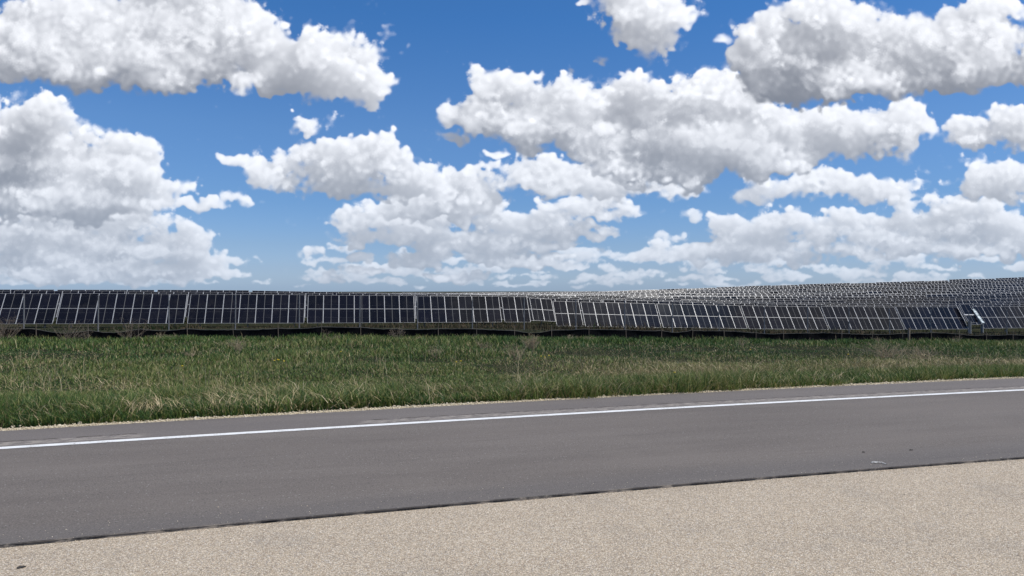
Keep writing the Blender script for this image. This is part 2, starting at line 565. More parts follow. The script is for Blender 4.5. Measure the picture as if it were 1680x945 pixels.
# pale stones and dark pits showing in the mat
sp = voronoi(t, P_, 38, 'Distance')
spc = xyz(t, voronoi(t, P_, 38, 'Color'))[0]
c = rgb_mix(t, sp.step(0.30, 0.16) * spc.step(0.90, 0.94) * 0.8, c, (0.36, 0.34, 0.31, 1))
c = rgb_mix(t, sp.step(0.32, 0.18) * spc.step(0.10, 0.05) * 0.8, c, (0.035, 0.033, 0.032, 1))
# wheel paths, a touch smoother and browner
wp = (((uy + 0.95).m('ABSOLUTE').step(0.45, 0.0)) + ((uy + 2.55).m('ABSOLUTE').step(0.5, 0.0))).clamp()
c = rgb_mix(t, wp * 0.40 * big.lin(0.3, 0.7), c, (0.165, 0.142, 0.124, 1))
rub = noise(t, combine(t, ux * 0.22, uy * 5.0, 7.0), 2.4, 6, 0.7)
c = rgb_mix(t, rub.step(0.54, 0.72) * 0.35, c, (0.085, 0.074, 0.066, 1))
c = rgb_mix(t, noise(t, P_, 0.45, 5, 0.62).step(0.52, 0.70) * 0.25, c, (0.185, 0.162, 0.140, 1))
chip = noise(t, combine(t, ux * 3.0, uy * 9.0, 1.0), 3.0, 3, 0.6).step(0.735, 0.76)
c = rgb_mix(t, chip * 0.75, c, (0.035, 0.032, 0.030, 1))
# fresher tar band beside the joint with the tan shoulder
c = rgb_mix(t, uy.step(-2.9, -3.35) * 0.30, c, (0.105, 0.10, 0.10, 1))
c = rgb_mix(t, uy.step(0.05, 0.2) * 0.30, c, (0.17, 0.155, 0.15, 1))
# scraped, patchy strip just outside the line
gate = (ux.step(0.15, 0.35) + ux.step(-2.15, -2.4)).clamp()
wob = noise(t, combine(t, ux, 0.0), 2.2, 4, 0.7) * 0.07
vv_ = uy + wob
inside_ = vv_.step(0.15, 0.20) * vv_.step(0.42, 0.36)
pale = noise(t, combine(t, ux * 1.0, uy * 3.0), 7.0, 6, 0.75).step(0.44, 0.58)
c = rgb_mix(t, inside_ * gate * pale * 0.85, c, (0.33, 0.295, 0.255, 1))
lip = vv_.step(0.385, 0.405) * vv_.step(0.455, 0.43) * noise(t, combine(t, ux, 3.0), 5.0, 5, 0.75).step(0.42, 0.56)
c = rgb_mix(t, lip * gate * 0.9, c, (0.045, 0.035, 0.030, 1))
t.links.new(c, b.inputs['Base Color'])
bump(t, b, fine * 0.6 + sp * 0.4, 0.35, 0.006)

# white paint
M_LINE, t, b = new_mat('line_paint', rough=0.6, spec=0.4)
P_ = pos(t)
wear = noise(t, P_, 45, 5, 0.8) * 0.65 + noise(t, P_, 5, 4, 0.6) * 0.35
t.links.new(ramp(t, wear, [(0.37, (0.30, 0.28, 0.26)), (0.43, (0.62, 0.61, 0.58)), (0.50, (0.76, 0.76, 0.74)), (0.7, (0.86, 0.86, 0.84))]), b.inputs['Base Color'])

# tan chip-sealed shoulder
M_TAN, t, b = new_mat('tan_aggregate', rough=0.9, spec=0.25)
P_ = pos(t)
W_ = vmath(t, 'ADD', P_, vmath(t, 'SCALE', vmath(t, 'SUBTRACT', noise(t, P_, 60, 2, .6, color=True), (.5, .5, .5)), scale=0.010))
v1 = voronoi(t, W_, 125, 'Distance')
v1c = voronoi(t, W_, 125, 'Color')
r1, r2, r3 = xyz(t, v1c)
stone = ramp(t, r1, [(0.0, (0.27, 0.215, 0.16)), (0.25, (0.50, 0.41, 0.30)), (0.6, (0.63, 0.525, 0.39)), (0.88, (0.76, 0.65, 0.50)), (1.0, (0.85, 0.78, 0.66))])
stone = rgb_mix(t, r2.step(0.80, 0.95) * 0.55, stone, (0.33, 0.32, 0.32, 1))
stone = rgb_mix(t, r3.step(0.86, 0.97) * 0.6, stone, (0.50, 0.36, 0.24, 1))
gap = v1.step(0.36, 0.66)
broad = noise(t, P_, 1.3, 5, 0.6)
c = rgb_mix(t, gap * (0.30 + broad * 0.5), stone, (0.16, 0.125, 0.088, 1))
c = rgb_mix(t, broad.step(0.5, 0.75) * 0.22, c, (0.30, 0.275, 0.245, 1))
pit = xyz(t, voronoi(t, P_, 9, 'Color'))[0].step(0.93, 0.96) * voronoi(t, P_, 9, 'Distance').step(0.16, 0.05)
c = rgb_mix(t, pit * 0.6, c, (0.07, 0.06, 0.05, 1))
gx = noise(t, P_, 7.0, 5, 0.65).step(0.55, 0.75)
c = rgb_mix(t, gx * 0.15, c, (0.25, 0.22, 0.19, 1))
t.links.new(c, b.inputs['Base Color'])
bump(t, b, (1.0 - v1) * 1.0 + r1 * 0.3, 0.7, 0.007)

# field soil and thatch under the grass
M_SOIL, t, b = new_mat('field_soil', rough=1.0, spec=0.1)
P_ = pos(t)
f = noise(t, P_, 0.5, 6, 0.6) * 0.5 + noise(t, P_, 9, 5, 0.7) * 0.5
t.links.new(ramp(t, f, [(0.35, (0.016, 0.016, 0.009)), (0.5, (0.022, 0.026, 0.010)), (0.62, (0.050, 0.044, 0.022)), (0.75, (0.11, 0.085, 0.05))]), b.inputs['Base Color'])
bump(t, b, noise(t, P_, 14, 5, 0.7), 0.8, 0.08)


def stone_mat(name, stops, scale=9.0):
    m, t, b = new_mat(name, rough=0.85, spec=0.3)
    P_ = pos(t)
    f = noise(t, P_, scale, 3, 0.7)
    t.links.new(ramp(t, f, stops), b.inputs['Base Color'])
    return m


M_GRAVEL = stone_mat('limestone', [(0.3, (0.30, 0.24, 0.15)), (0.5, (0.55, 0.47, 0.33)), (0.7, (0.72, 0.64, 0.49))], 30)

# solar glass: dark cells with a faint grid
M_GLASS, t, b = new_mat('solar_glass', rough=0.06, spec=0.20)
ox, oy, oz = xyz(t, coords(t, 'Object'))
oi = t.nodes.new('ShaderNodeObjectInfo')
rnd = S(t, oi.outputs['Random'])


def grid(co, pitch, w, off=0.0):
    """1 on thin lines every `pitch`."""
    fr = ((co + off) / pitch).m('FRACT')
    d = (fr - 0.5).m('ABSOLUTE')
    return d.m('GREATER_THAN', 0.5 - w / pitch / 2)


lines = (grid(ox, 0.162, 0.016) + grid(oy, 0.178, 0.016)).clamp()
centre = ox.m('ABSOLUTE').m('LESS_THAN', 0.028)
cells = rgb_mix(t, rnd, (0.0035, 0.0035, 0.0060, 1), (0.0065, 0.0065, 0.012, 1))
c = rgb_mix(t, lines * 0.24, cells, (0.10, 0.10, 0.11, 1))
c = rgb_mix(t, centre * 0.55, c, (0.30, 0.29, 0.27, 1))
dust = noise(t, pos(t), 0.7, 4, 0.6)
c = rgb_mix(t, dust.step(0.45, 0.8) * 0.03, c, (0.35, 0.32, 0.27, 1))
t.links.new(c, b.inputs['Base Color'])
t.links.new((dust * 0.04 + 0.062).s, b.inputs['Roughness'])

M_FRAME, t, b = new_mat('anodised_aluminium', (0.55, 0.55, 0.54), rough=0.5, metal=0.25)
P_ = pos(t)
t.links.new(ramp(t, noise(t, P_, 1.5, 3, 0.6), [(0.3, (0.46, 0.46, 0.46)), (0.7, (0.64, 0.64, 0.63))]), b.inputs['Base Color'])
M_BACK, t, b = new_mat('backsheet', (0.30, 0.31, 0.33), rough=0.6)
M_STEEL, t, b = new_mat('galvanised_steel', (0.30, 0.31, 0.32), rough=0.6, metal=0.25)
P_ = pos(t)
t.links.new(ramp(t, noise(t, P_, 4, 4, 0.7), [(0.3, (0.16, 0.16, 0.16)), (0.7, (0.32, 0.32, 0.315))]), b.inputs['Base Color'])
M_POST, t, b = new_mat('weathered_post_steel', (0.13, 0.13, 0.13), rough=0.7, metal=0.2)
t.links.new(ramp(t, noise(t, pos(t), 6, 4, 0.7), [(0.3, (0.20, 0.20, 0.20)), (0.7, (0.34, 0.33, 0.32))]), b.inputs['Base Color'])
M_WOOD, t, b = new_mat('grey_stake_wood', rough=0.9, spec=0.2)
t.links.new(ramp(t, noise(t, vmath(t, 'MULTIPLY', pos(t), (8, 8, 1)), 3, 4, 0.6), [(0.3, (0.13, 0.10, 0.075)), (0.7, (0.27, 0.22, 0.17))]), b.inputs['Base Color'])
M_FABRIC, t, b = new_mat('black_silt_fabric', rough=0.8, spec=0.12)
fx_ = noise(t, vmath(t, 'MULTIPLY', pos(t), (0.6, 0.6, 4.0)), 3, 5, 0.65)
t.links.new(ramp(t, fx_, [(0.35, (0.0025, 0.0025, 0.003)), (0.6, (0.005, 0.005, 0.006)), (0.78, (0.022, 0.022, 0.024))]), b.inputs['Base Color'])
bump(t, b, noise(t, vmath(t, 'MULTIPLY', pos(t), (3.0, 3.0, 0.8)), 3, 5, 0.6), 0.9, 0.06)
M_HEM, t, b = new_mat('pale_fabric_hem', (0.09, 0.088, 0.08), rough=0.9, spec=0.2)  # top edge strip, a paler grey than the fabric below


# ================================================================== road lines (fitted plan curves)
def curve(a2, a1, a0, lo=-6.0, hi=13.0):
    def f(x):
        x = np.asarray(x, float)
        xc = np.clip(x, lo, hi)
        return a0 + a1 * xc + a2 * xc * xc + (x - xc) * (a1 + 2 * a2 * xc)
    return f


NEAR_E = curve(-0.0032, 0.0570, 5.640)       # joint between tan shoulder and asphalt
FOG = curve(-0.0026, 0.0820, 9.130)          # white line
FAR_E = curve(-0.0028, 0.0935, 10.280)       # asphalt / limestone edge
RD_X = np.concatenate([np.linspace(-120, -8, 30), np.arange(-7.5, 30, 0.5), np.linspace(31, 200, 40)])


def ribbon(name, f0, f1, z, mat, nv=1, uv=None, close=None):
    X = RD_X
    rows = []
    for k in range(nv + 1):
        q = k / nv
        Y = f0(X) * (1 - q) + f1(X) * q
        rows.append(np.stack([X, Y, np.full_like(X, z)], 1))
    V = np.concatenate(rows); n = len(X)
    F = []
    for k in range(nv):
        i = np.arange(n - 1) + k * n
        F.append(np.stack([i, i + 1, i + 1 + n, i + n], 1))
    me = mesh_np(name, V, np.concatenate(F), [mat])
    u = me.uv_layers.new(name='UVMap')
    li = np.empty(len(me.loops), np.int32); me.loops.foreach_get('vertex_index', li)
    co = V[li]
    u.data.foreach_set('uv', np.stack([co[:, 0], co[:, 1] - FOG(co[:, 0])], 1).astype(np.float32).ravel())
    return me


tag(link('road', ribbon('road', NEAR_E, FAR_E, 0.0, M_ASPH, 6)), 'grey asphalt lane with a white edge line', kind='structure')
# broken tar edge where the newer mat stops on the tan shoulder
_rx = np.arange(-9, 24, 0.035)
_r = np.random.default_rng(3)
_j = np.convolve(_r.normal(0, 1, len(_rx)), np.ones(3) / 3, 'same') * 0.011
_j2 = np.convolve(_r.normal(0, 1, len(_rx)), np.ones(40) / 40, 'same') * 0.03
y0_ = NEAR_E(_rx) + 0.002 + _j * .7 + _j2 * .4
y1_ = NEAR_E(_rx) + 0.009
V = np.concatenate([np.stack([_rx, y0_, np.full_like(_rx, -0.018)], 1), np.stack([_rx, y0_ + .006, np.full_like(_rx, 0.0)], 1), np.stack([_rx, y1_, np.full_like(_rx, 0.004)], 1)])
n = len(_rx); i = np.arange(n - 1)
M_TAR, t, b = new_mat('tar_edge', (0.03, 0.028, 0.027), rough=0.8)
t.links.new(ramp(t, noise(t, pos(t), 5, 5, 0.75), [(0.34, (0.022, 0.020, 0.018)), (0.45, (0.075, 0.066, 0.058)), (0.52, (0.19, 0.16, 0.13))]), b.inputs['Base Color'])
tag(link('road_edge', mesh_np('road_edge', V, np.concatenate([np.stack([i, i + 1, i + 1 + n, i + n], 1), np.stack([i + n, i + 1 + n, i + 1 + 2 * n, i + 2 * n], 1)]), [M_TAR])), 'ragged dark tar edge between the asphalt and the tan shoulder', kind='structure')
tag(link('road_marking', ribbon('road_marking', lambda x: FOG(x) - 0.062, lambda x: FOG(x) + 0.062, 0.004, M_LINE)), 'white painted edge line', kind='structure')
tag(link('shoulder', ribbon('shoulder', lambda x: np.full_like(np.asarray(x, float), -9.0), lambda x: NEAR_E(x) + 0.0, -0.018, M_TAN, 4)), 'tan coarse-chip shoulder in the foreground', kind='structure')

# ================================================================== terrain
PXK = [-400, 0, 200, 400, 600, 700, 800, 900, 1000, 1100, 1200, 1300, 1400, 1500, 1600, 1680, 2100]
TABLE_DROP = 4.62        # top edge of a tracker table above its ground
TOPS = {
    118: [477.5, 477.5, 478, 479, 482, 484.3, 486, 488.8, 492.8, 495.5, 498.0, 500.0, 501.3, 501.8, 501.0, 500, 498],
    132: [474.8, 474.8, 475.2, 476.3, 479.9, 482.6, 484.6, 487.2, 491.0, 493.5, 495.8, 497.5, 498.6, 498.8, 497.8, 496.5, 494],
    315: [482, 482, 482, 482, 482, 480.9, 480.2, 479.0, 477.0, 474.3, 470.2, 467.0, 464.3, 461.5, 457.5, 454.5, 446],
}


def top_py(px, Y):
    a, b_, c_ = (np.interp(px, PXK, TOPS[k]) for k in (118, 132, 315))
    if Y <= 132: return a + (b_ - a) * (Y - 118) / 14.0
    q = (Y - 132) / 183.0
    if px < 650: return b_ + (c_ - b_) * q
    return b_ + (c_ - b_) * q ** 0.96


GROUND_PY = {
    45: ([-400, 0, 300, 600, 900, 1130, 1400, 1680, 2100], [561, 560, 558, 556.5, 557, 559, 562, 563, 563]),
    52: ([-400, 39, 277, 590, 860, 1254, 1460, 1650, 2100], [545, 545, 541, 539, 541.5, 549.5, 552, 553, 553]),
    78: ([-400, 100, 500, 860, 1254, 1650, 2100], [541, 541, 539, 540, 546, 549, 549]),
    105: ([-400, 0, 500, 830, 960, 1200, 1400, 1680, 2100], [538.5, 538.5, 537.2, 537, 541, 545, 547, 546, 545]),
}
KY = []; KZ = []
XG = np.concatenate([np.linspace(-1500, -200, 14), np.linspace(-180, -62, 9), np.arange(-60, 120, 2.0), np.linspace(122, 420, 60), np.linspace(450, 1500, 12)])


def zrow(Y, fpy, pxs):
    xs = np.array([fx(p, Y) for p in pxs]); zs = np.array([zat(fpy(p), x, Y) for p, x in zip(pxs, xs)])
    return np.interp(XG, xs, zs)


z45 = zrow(45, lambda p: np.interp(p, *GROUND_PY[45]), [-400 + 50 * i for i in range(51)])
for Y, zz in ((-400, -0.6), (-60, -0.5), (-10, -0.06), (9, -0.05), (10.4, -0.045)):
    KY.append(Y); KZ.append(np.full_like(XG, zz))
for Y, q in ((11.6, 0.08), (14.5, 0.24), (19, 0.46), (26, 0.68), (35, 0.87)):
    KY.append(Y); KZ.append(z45 * q)
KY.append(45); KZ.append(z45)
for Y in (52, 78, 105):
    KY.append(Y); KZ.append(zrow(Y, lambda p, Y=Y: np.interp(p, *GROUND_PY[Y]), [-400 + 50 * i for i in range(51)]))
for Y in (118, 132, 150, 175, 200, 225, 250, 275, 300, 318):
    KY.append(Y); KZ.append(zrow(Y, lambda p, Y=Y: top_py(p, min(Y, 315)), [-400 + 50 * i for i in range(51)]) - TABLE_DROP)
last = KZ[-1]
for Y, q in ((345, 0.85), (400, 0.3), (520, 0.0)):
    KY.append(Y); KZ.append(last * q + (-13.0) * (1 - q))
for Y in (900, 1500, 2500): KY.append(Y); KZ.append(np.full_like(XG, -14.0))
KY = np.array(KY, float); KZ = np.array(KZ)


def ground(X, Y):
    """Height of the field (vectorised)."""
    X = np.asarray(X, float); Y = np.asarray(Y, float)
    i = np.clip(np.searchsorted(KY, Y) - 1, 0, len(KY) - 2)
    q = np.clip((Y - KY[i]) / (KY[i + 1] - KY[i]), 0, 1)
    fi = np.interp(X, XG, np.arange(len(XG)))
    j = np.clip(fi.astype(int), 0, len(XG) - 2); w = fi - j
    za = KZ[i, j] * (1 - w) + KZ[i, j + 1] * w
    zb = KZ[i + 1, j] * (1 - w) + KZ[i + 1, j + 1] * w
    z = za * (1 - q) + zb * q
    # gentle unevenness off the road
    u = np.clip((Y - 12) / 8, 0, 1) * np.clip((330 - Y) / 60, 0, 1)
    return z + u * 0.05 * (np.sin(X * 0.71 + Y * 0.33) + np.sin(X * 0.29 - Y * 0.83 + 1.3))


YG = np.concatenate([[-400, -200, -60, -20, -10, 0, 9, 9.8], np.arange(10.2, 12, 0.3), np.arange(12.2, 60, 0.8), np.arange(60, 340, 3.0), [350, 375, 400, 450, 520, 700, 900, 1500, 2500]])
gx_, gy_ = np.meshgrid(XG, YG)
gz_ = ground(gx_, gy_)
nX, nY = len(XG), len(YG)
idx = np.arange(nX * nY).reshape(nY, nX)
F = np.stack([idx[:-1, :-1], idx[:-1, 1:], idx[1:, 1:], idx[1:, :-1]], -1).reshape(-1, 4)
tag(link('ground', mesh_np('ground', np.stack([gx_, gy_, gz_], -1).reshape(-1, 3), F, [M_SOIL], smooth=True)), 'field falling away from the road and rising to a hill', kind='structure')

# ================================================================== solar tables
PW, PH = 2.10, 2.27       # one glazed panel unit
RIM_X, RIM_Y = 0.033, 0.018
PITCH_X = 2.125


def panel_geo(mb, cx=0.0, cy=0.0, w=PW, h=PH, z=0.0, RIM_X=RIM_X, RIM_Y=RIM_Y):
    x0, x1, y0, y1 = cx - w / 2, cx + w / 2, cy - h / 2, cy + h / 2
    mb.box(x0, x0 + RIM_X, y0, y1, z - 0.035, z + 0.004, 1)
    mb.box(x1 - RIM_X, x1, y0, y1, z - 0.035, z + 0.004, 1)
    mb.box(x0 + RIM_X, x1 - RIM_X, y0, y0 + RIM_Y, z - 0.035, z + 0.0035, 1)
    mb.box(x0 + RIM_X, x1 - RIM_X, y1 - RIM_Y, y1, z - 0.035, z + 0.0035, 1)
    gx0, gx1, gy0, gy1 = x0 + RIM_X, x1 - RIM_X, y0 + RIM_Y, y1 - RIM_Y
    b_ = len(mb.v)
    mb.v += [(gx0, gy0, z), (gx1, gy0, z), (gx1, gy1, z), (gx0, gy1, z)]
    mb.f.append((b_, b_ + 1, b_ + 2, b_ + 3)); mb.m.append(0)
    b_ = len(mb.v)
    mb.v += [(gx0, gy0, z - .03), (gx1, gy0, z - .03), (gx1, gy1, z - .03), (gx0, gy1, z - .03)]
    mb.f.append((b_ + 3, b_ + 2, b_ + 1, b_)); mb.m.append(2)


mb = MB(); panel_geo(mb)
ME_PANEL = mb.mesh('solar_panel', [M_GLASS, M_FRAME, M_BACK])


def tube_mesh(n):
    mb = MB(); L = n * PITCH_X / 2 + 0.10
    mb.tube([(-L, 0, 0), (L, 0, 0)], 0.075, 8)
    for k in range(n + 1):
        x = (k - n / 2) * PITCH_X
        mb.box(x - .03, x + .03, -PH * 0.9, PH * 0.9, 0.055, 0.10, 0)       # rails that carry the panels
    return mb.mesh('torque_tube', [M_STEEL])


def pile_mesh(h):
    mb = MB()
    mb.box(-.075, .075, -.075, -.065, -.5, h); mb.box(-.075, .075, .065, .075, -.5, h)
    mb.box(-.005, .005, -.065, .065, -.5, h)
    mb.box(-.10, .10, -.012, .012, h - .25, h + .02)
    return mb.mesh('pile', [M_STEEL])


TUBES = {}
PILES = {}
C_H = 2.62                # height of the torque tube above ground


def build_table(n, tilt, parts=True):
    """An Empty at the foot of the table with its panels, torque tube and piles."""
    root = bpy.data.objects.new('solar_table', None); COL.objects.link(root)
    root.empty_display_size = 0.5
    R_ = Matrix.Rotation(tilt, 4, 'X')
    for r_ in (0, 1):
        for k in range(n):
            o = link('solar_panel', ME_PANEL, root)
            off = Vector(((k - (n - 1) / 2) * PITCH_X, (r_ - .5) * (PH + 0.02), 0.14))
            p = R_ @ off
            o.location = (p.x, p.y, p.z + C_H); o.rotation_euler = (tilt, 0, 0)
    if n not in TUBES: TUBES[n] = tube_mesh(n)
    o = link('torque_tube', TUBES[n], root, (0, 0, C_H), (tilt, 0, 0))
    if 'p' not in PILES: PILES['p'] = pile_mesh(C_H)
    L = n * PITCH_X / 2
    for x in ((-L * .82, 0.0, L * .82) if n > 3 else (0.0,)):
        link('pile', PILES['p'], root, (x, 0, 0))
    return root


def copy_tree(o):
    c_ = o.copy(); COL.objects.link(c_)
    for ch in o.children:
        d = ch.copy(); COL.objects.link(d); d.parent = c_
    return c_


SIMPLE = {}


def simple_table(n, tilt):
    """Whole table in one mesh, for rows too far off to show their parts."""
    key = (n, round(math.degrees(tilt)))
    if key not in SIMPLE:
        mb = MB()
        for r_ in (0, 1):
            for k in range(n): panel_geo(mb, (k - (n - 1) / 2) * PITCH_X, (r_ - .5) * (PH + .02), z=0.14, RIM_X=0.078, RIM_Y=0.050)
        L = n * PITCH_X / 2 + .1
        mb.tube([(-L, 0, 0), (L, 0, 0)], 0.075, 6, 3)
        R_ = Matrix.Rotation(tilt, 4, 'X')
        mb.v = [tuple((R_ @ Vector(v)) + Vector((0, 0, C_H))) for v in mb.v]
        for x in (-L * .8, 0, L * .8): mb.box(x - .07, x + .07, -.07, .07, -.5, C_H, 3)
        SIMPLE[key] = mb.mesh('solar_table', [M_GLASS, M_FRAME, M_BACK, M_STEEL])
    return link('solar_table', SIMPLE[key])


PROTO = {}


def table(n, tilt_deg, X0, Z0, X1, Z1, Y, detailed=True):
    """Place a table between two points of its row line (ends at ground height Z0, Z1)."""
    tl = round(tilt_deg)
    if detailed:
        if (n, tl) not in PROTO:
            o = PROTO[(n, tl)] = build_table(n, math.radians(tl))
        else:
            o = copy_tree(PROTO[(n, tl)])
    else:
        o = simple_table(n, math.radians(tl))
    o.location = ((X0 + X1) / 2, Y, (Z0 + Z1) / 2)
    roll = -math.atan2(Z1 - Z0, X1 - X0)
    o.rotation_euler = (0, roll, 0)
    o.scale = ((X1 - X0) / (n * PITCH_X + 0.10), 1, 1)
    return o


ORD = ['', 'first', 'second', 'third', 'fourth', 'fifth', 'sixth', 'seventh', 'eighth', 'ninth', 'tenth', 'eleventh', 'twelfth',
       'thirteenth', 'fourteenth', 'fifteenth', 'sixteenth', 'seventeenth', 'eighteenth', 'nineteenth', 'twentieth',
       'twenty-first', 'twenty-second', 'twenty-third', 'twenty-fourth', 'twenty-fifth', 'twenty-sixth']

# front row: photograph columns of both ends (at mid height), panels per row, lower and upper edge lines
FRONT = [
    (-122, 93, 7, 532.3, 482.4, 'wide front-row solar table cut off by the left edge of the photo'),
    (97, 305, 7, 531.8, 482.6, 'front-row solar table with seven columns behind the left dead bushes'),
    (309.6, 500, 7, 531.0, 483.8, 'front-row solar table left of the small bright gap over the fence'),
    (504, 680, 7, 530.4, 485.2, 'front-row solar table whose frame lines stand upright'),
    (683.4, 820.7, 6, 529.6, 486.6, 'front-row solar table of six columns left of the narrow ones'),
    (824.3, 867.5, 2, 529.2, 487.6, 'narrow dark two-column table left of the raised bluish table'),
    (869.5, 906.5, 2, 527.4, 490.8, 'short bluish two-column table set higher than its neighbours'),
    (908.5, 952.7, 2, 535.8, 495.2, 'two-column table just right of the raised bluish table'),
    (954.8, 1079, 6, 537.3, 497.4, 'six-column front table where the row starts to step down'),
    (1081, 1218.5, 7, 538.8, 500.6, 'front-row solar table below the bright glare on the hill'),
    (1220.5, 1351, 7, 540.6, 503.2, 'front-row solar table right of the one below the glare'),
    (1353, 1474.6, 7, 541.2, 503.9, 'front-row solar table left of the six-column one by the steel posts'),
    (1476.5, 1579, 6, 540.8, 503.9, 'six-column front table ending at the pair of steel posts'),
    (1603.5, 1694, 6, 538.8, 503.6, 'front-row solar table just right of the pair of steel posts'),
    (1696, 1800, 7, 537.6, 503.0, 'front-row solar table cut off by the right edge of the photo'),
]
SL = 2 * PH + 0.02
for (p0, p1, n, pb, pt, lab) in FRONT:
    Y = 105.0
    X0, X1 = fx(p0, Y), fx(p1, Y)
    pm = (p0 + p1) / 2; Xm = (X0 + X1) / 2
    # bottom-edge slope follows the ends of the row
    zb = zat(pb, Xm, Y - 1.1); zt = zat(pt, Xm, Y + 1.1)
    tilt = math.degrees(math.asin(min(0.93, max(0.6, (zt - zb) / SL))))
    tilt = min(max(tilt, 46), 62)
    zc = (zb + zt) / 2 - C_H
    i_ = [f_[0] for f_ in FRONT].index(p0)
    sl = {0: 0, 1: .0, 7: -.05, 8: -.10, 9: -.10, 10: -.02, 11: -.01, 12: .0, 13: .06, 14: .05}.get(i_, 0.05)
    # rows look level in the photograph: keep the slope of the picture
    nb = np.interp([p0, p1], [-122, 300, 500, 868, 869, 906, 908, 1080, 1300, 1450, 1579, 1603, 1800], [532.4, 531.3, 530.8, 529.1, 527.5, 527.3, 535.4, 538.0, 540.6, 541.2, 540.4, 539.3, 537.2])
    z0 = zat(nb[0], X0, Y) ; z1 = zat(nb[1], X1, Y)
    dz_ = (z1 - z0) / 2
    o = table(n, tilt, X0, zc - dz_, X1, zc + dz_, Y)
    tag(o, lab, 'solar table', 'solar tables of the front row')

# rows behind
rr = np.random.default_rng(21)
ROWS = [118.0, 132.0] + [132.0 + 13.1 * k for k in range(1, 15)]
WORDS = ROWS
n_tab = 0
for ri, Y in enumerate(ROWS):
    pl = -60 if ri < 2 else (600 if ri < 4 else 690)
    pr = 1710 if ri < 6 else 1690
    x = fx(pl, Y) - rr.uniform(0, 12)
    xe = fx(pr, Y)
    k = 0
    made = []
    while x < xe:
        n = 7
        X0, X1 = x, x + n * PITCH_X + 0.1
        def px_of(X, Y=Y): return 840 + FPX * math.tan(math.atan2(X, Y) - YAW)
        j = rr.normal(0, 0.10) if ri > 1 else rr.normal(0, 0.03)
        z0, z1 = (zat(top_py(px_of(q), min(Y, 315)), q, Y) - TABLE_DROP + j for q in (X0, X1))
        pm = px_of((X0 + X1) / 2)
        tl = 57 + rr.normal(0, 0.9)
        if ri > 1 and rr.random() < 0.16: tl -= rr.uniform(3, 8)
        if 880 < pm < 1240 and ri > 0: tl = rr.choice([49, 55, 56, 57, 58, 59]) if rr.random() > .34 else 53.4 + .8 * rr.random()
        o = table(n, tl, X0, z0, X1, z1, Y, detailed=ri < 6)
        made.append((pm, o))
        x = X1 + 0.35 + (3.5 if ri > 1 and rr.random() < 0.05 else 0)
    made.sort(key=lambda q: -q[0])
    vis = [q for q in made if q[0] < 1735]
    for pm, o in made:
        c_ = [q[0] for q in vis].index(pm) + 1 if pm < 1735 else 1
        if ri < 2:
            lab = f"solar table {ORD[c_]} from the right edge in the {ORD[ri + 1]} row behind the front row"
        else:
            lab = f"hillside solar table {ORD[c_]} from the right edge in the {ORD[ri + 1]} row back"
        if pm >= 1735: lab = f"solar table cut by the right edge in the {ORD[ri + 1]} row behind the front"
        tag(o, lab, 'solar table', 'solar tables in the rows behind')
        n_tab += 1
print('TABLES BEHIND', n_tab)

# ------------------------------------------------------------------ odd bits by the gap in the front row
Y = 104.4
tl = math.radians(58)
root = bpy.data.objects.new('solar_table', None); COL.objects.link(root)
X0, X1 = fx(1580.5, Y), fx(1601, Y)
zt = zat(500.8, (X0 + X1) / 2, Y + 1); 
root.location = ((X0 + X1) / 2, Y, zt - 3.55)
R_ = Matrix.Rotation(tl, 4, 'X')
for r_, hh in ((0, 0.62), (1, 1.0)):
    o = link('solar_panel', ME_PANEL, root)
    cy = -0.30 if r_ == 0 else 0.30 + PH / 2
    cy = {1: PH * 0.5 + .02, 0: -PH * hh * 0.5 - .10}[r_]
    p = R_ @ Vector((0, cy, 0.12)); o.location = (p.x, p.y, p.z + 1.75); o.rotation_euler = (tl, 0, 0); o.scale = (1.0, hh, 1)
mb = MB(); mb.box(-1.25, 1.55, -.07, .07, -.05, .10, 0)
link('rail', mb.mesh('rail', [M_FRAME]), root, (0, 0, 1.85), (tl, 0, 0))
link('pile', PILES['p'], root, (0, 0.3, -0.9))
tag(root, 'single raised column of solar panels beside the silvery strip', 'solar table')

M_GLINT, t, b = new_mat('panel_glint_grey', (0.62, 0.66, 0.67), rough=0.45, metal=0.4)  # panel on edge as a pale strip; its reflection is put into the colour
f = S(t, xyz(t, coords(t, 'Object'))[1].s)
t.links.new(ramp(t, noise(t, coords(t, 'Object'), 1.6, 2, 0.5), [(0.40, (0.16, 0.20, 0.215)), (0.56, (0.45, 0.50, 0.52))]), b.inputs['Base Color'])
mb = MB()
mb.box(-.30, .30, -1.55, 1.55, 0, .05); mb.box(-.32, -.28, -1.62, 1.62, .05, .10); mb.box(.28, .32, -1.62, 1.62, .05, .10)
mb.box(-.25, .25, 0.75, 1.2, .055, .09); mb.box(-.25, .25, -1.60, -1.2, .055, .09)
Xc = fx(1600.5, Y)
o = link('panel_glint_strip', mb.mesh('panel_glint_strip', [M_GLINT]), None, (Xc, Y - .5, zat(518.5, Xc, Y)), (math.radians(50), 0, 0))
tag(o, 'silver-grey strip standing in for a reflecting panel edge between two solar tables', 'metal strip')
for px, pt, pb, lab in ((1591.5, 527, 546.5, 'left and farther of the two thick steel posts by the gap'), (1611.5, 532, 550, 'right and nearer of the two thick steel posts by the gap')):
    Yp = 93.0 if px < 1600 else 84.0
    Xp = fx(px, Yp); zb = zat(pb, Xp, Yp); zt = zat(pt, Xp, Yp)
    mb = MB(); h = zt - zb
    mb.box(-.15, .15, -.15, -.13, -.5, h); mb.box(-.15, .15, .13, .15, -.5, h); mb.box(-.01, .01, -.13, .13, -.5, h)
    mb.box(-.17, .17, -.17, .17, h, h + .03)
    o = link('steel_post', mb.mesh('steel_post', [M_STEEL]), None, (Xp, Yp, zb), (0, 0, math.radians(25)))
    tag(o, lab, 'post', 'thick steel posts by the gap')

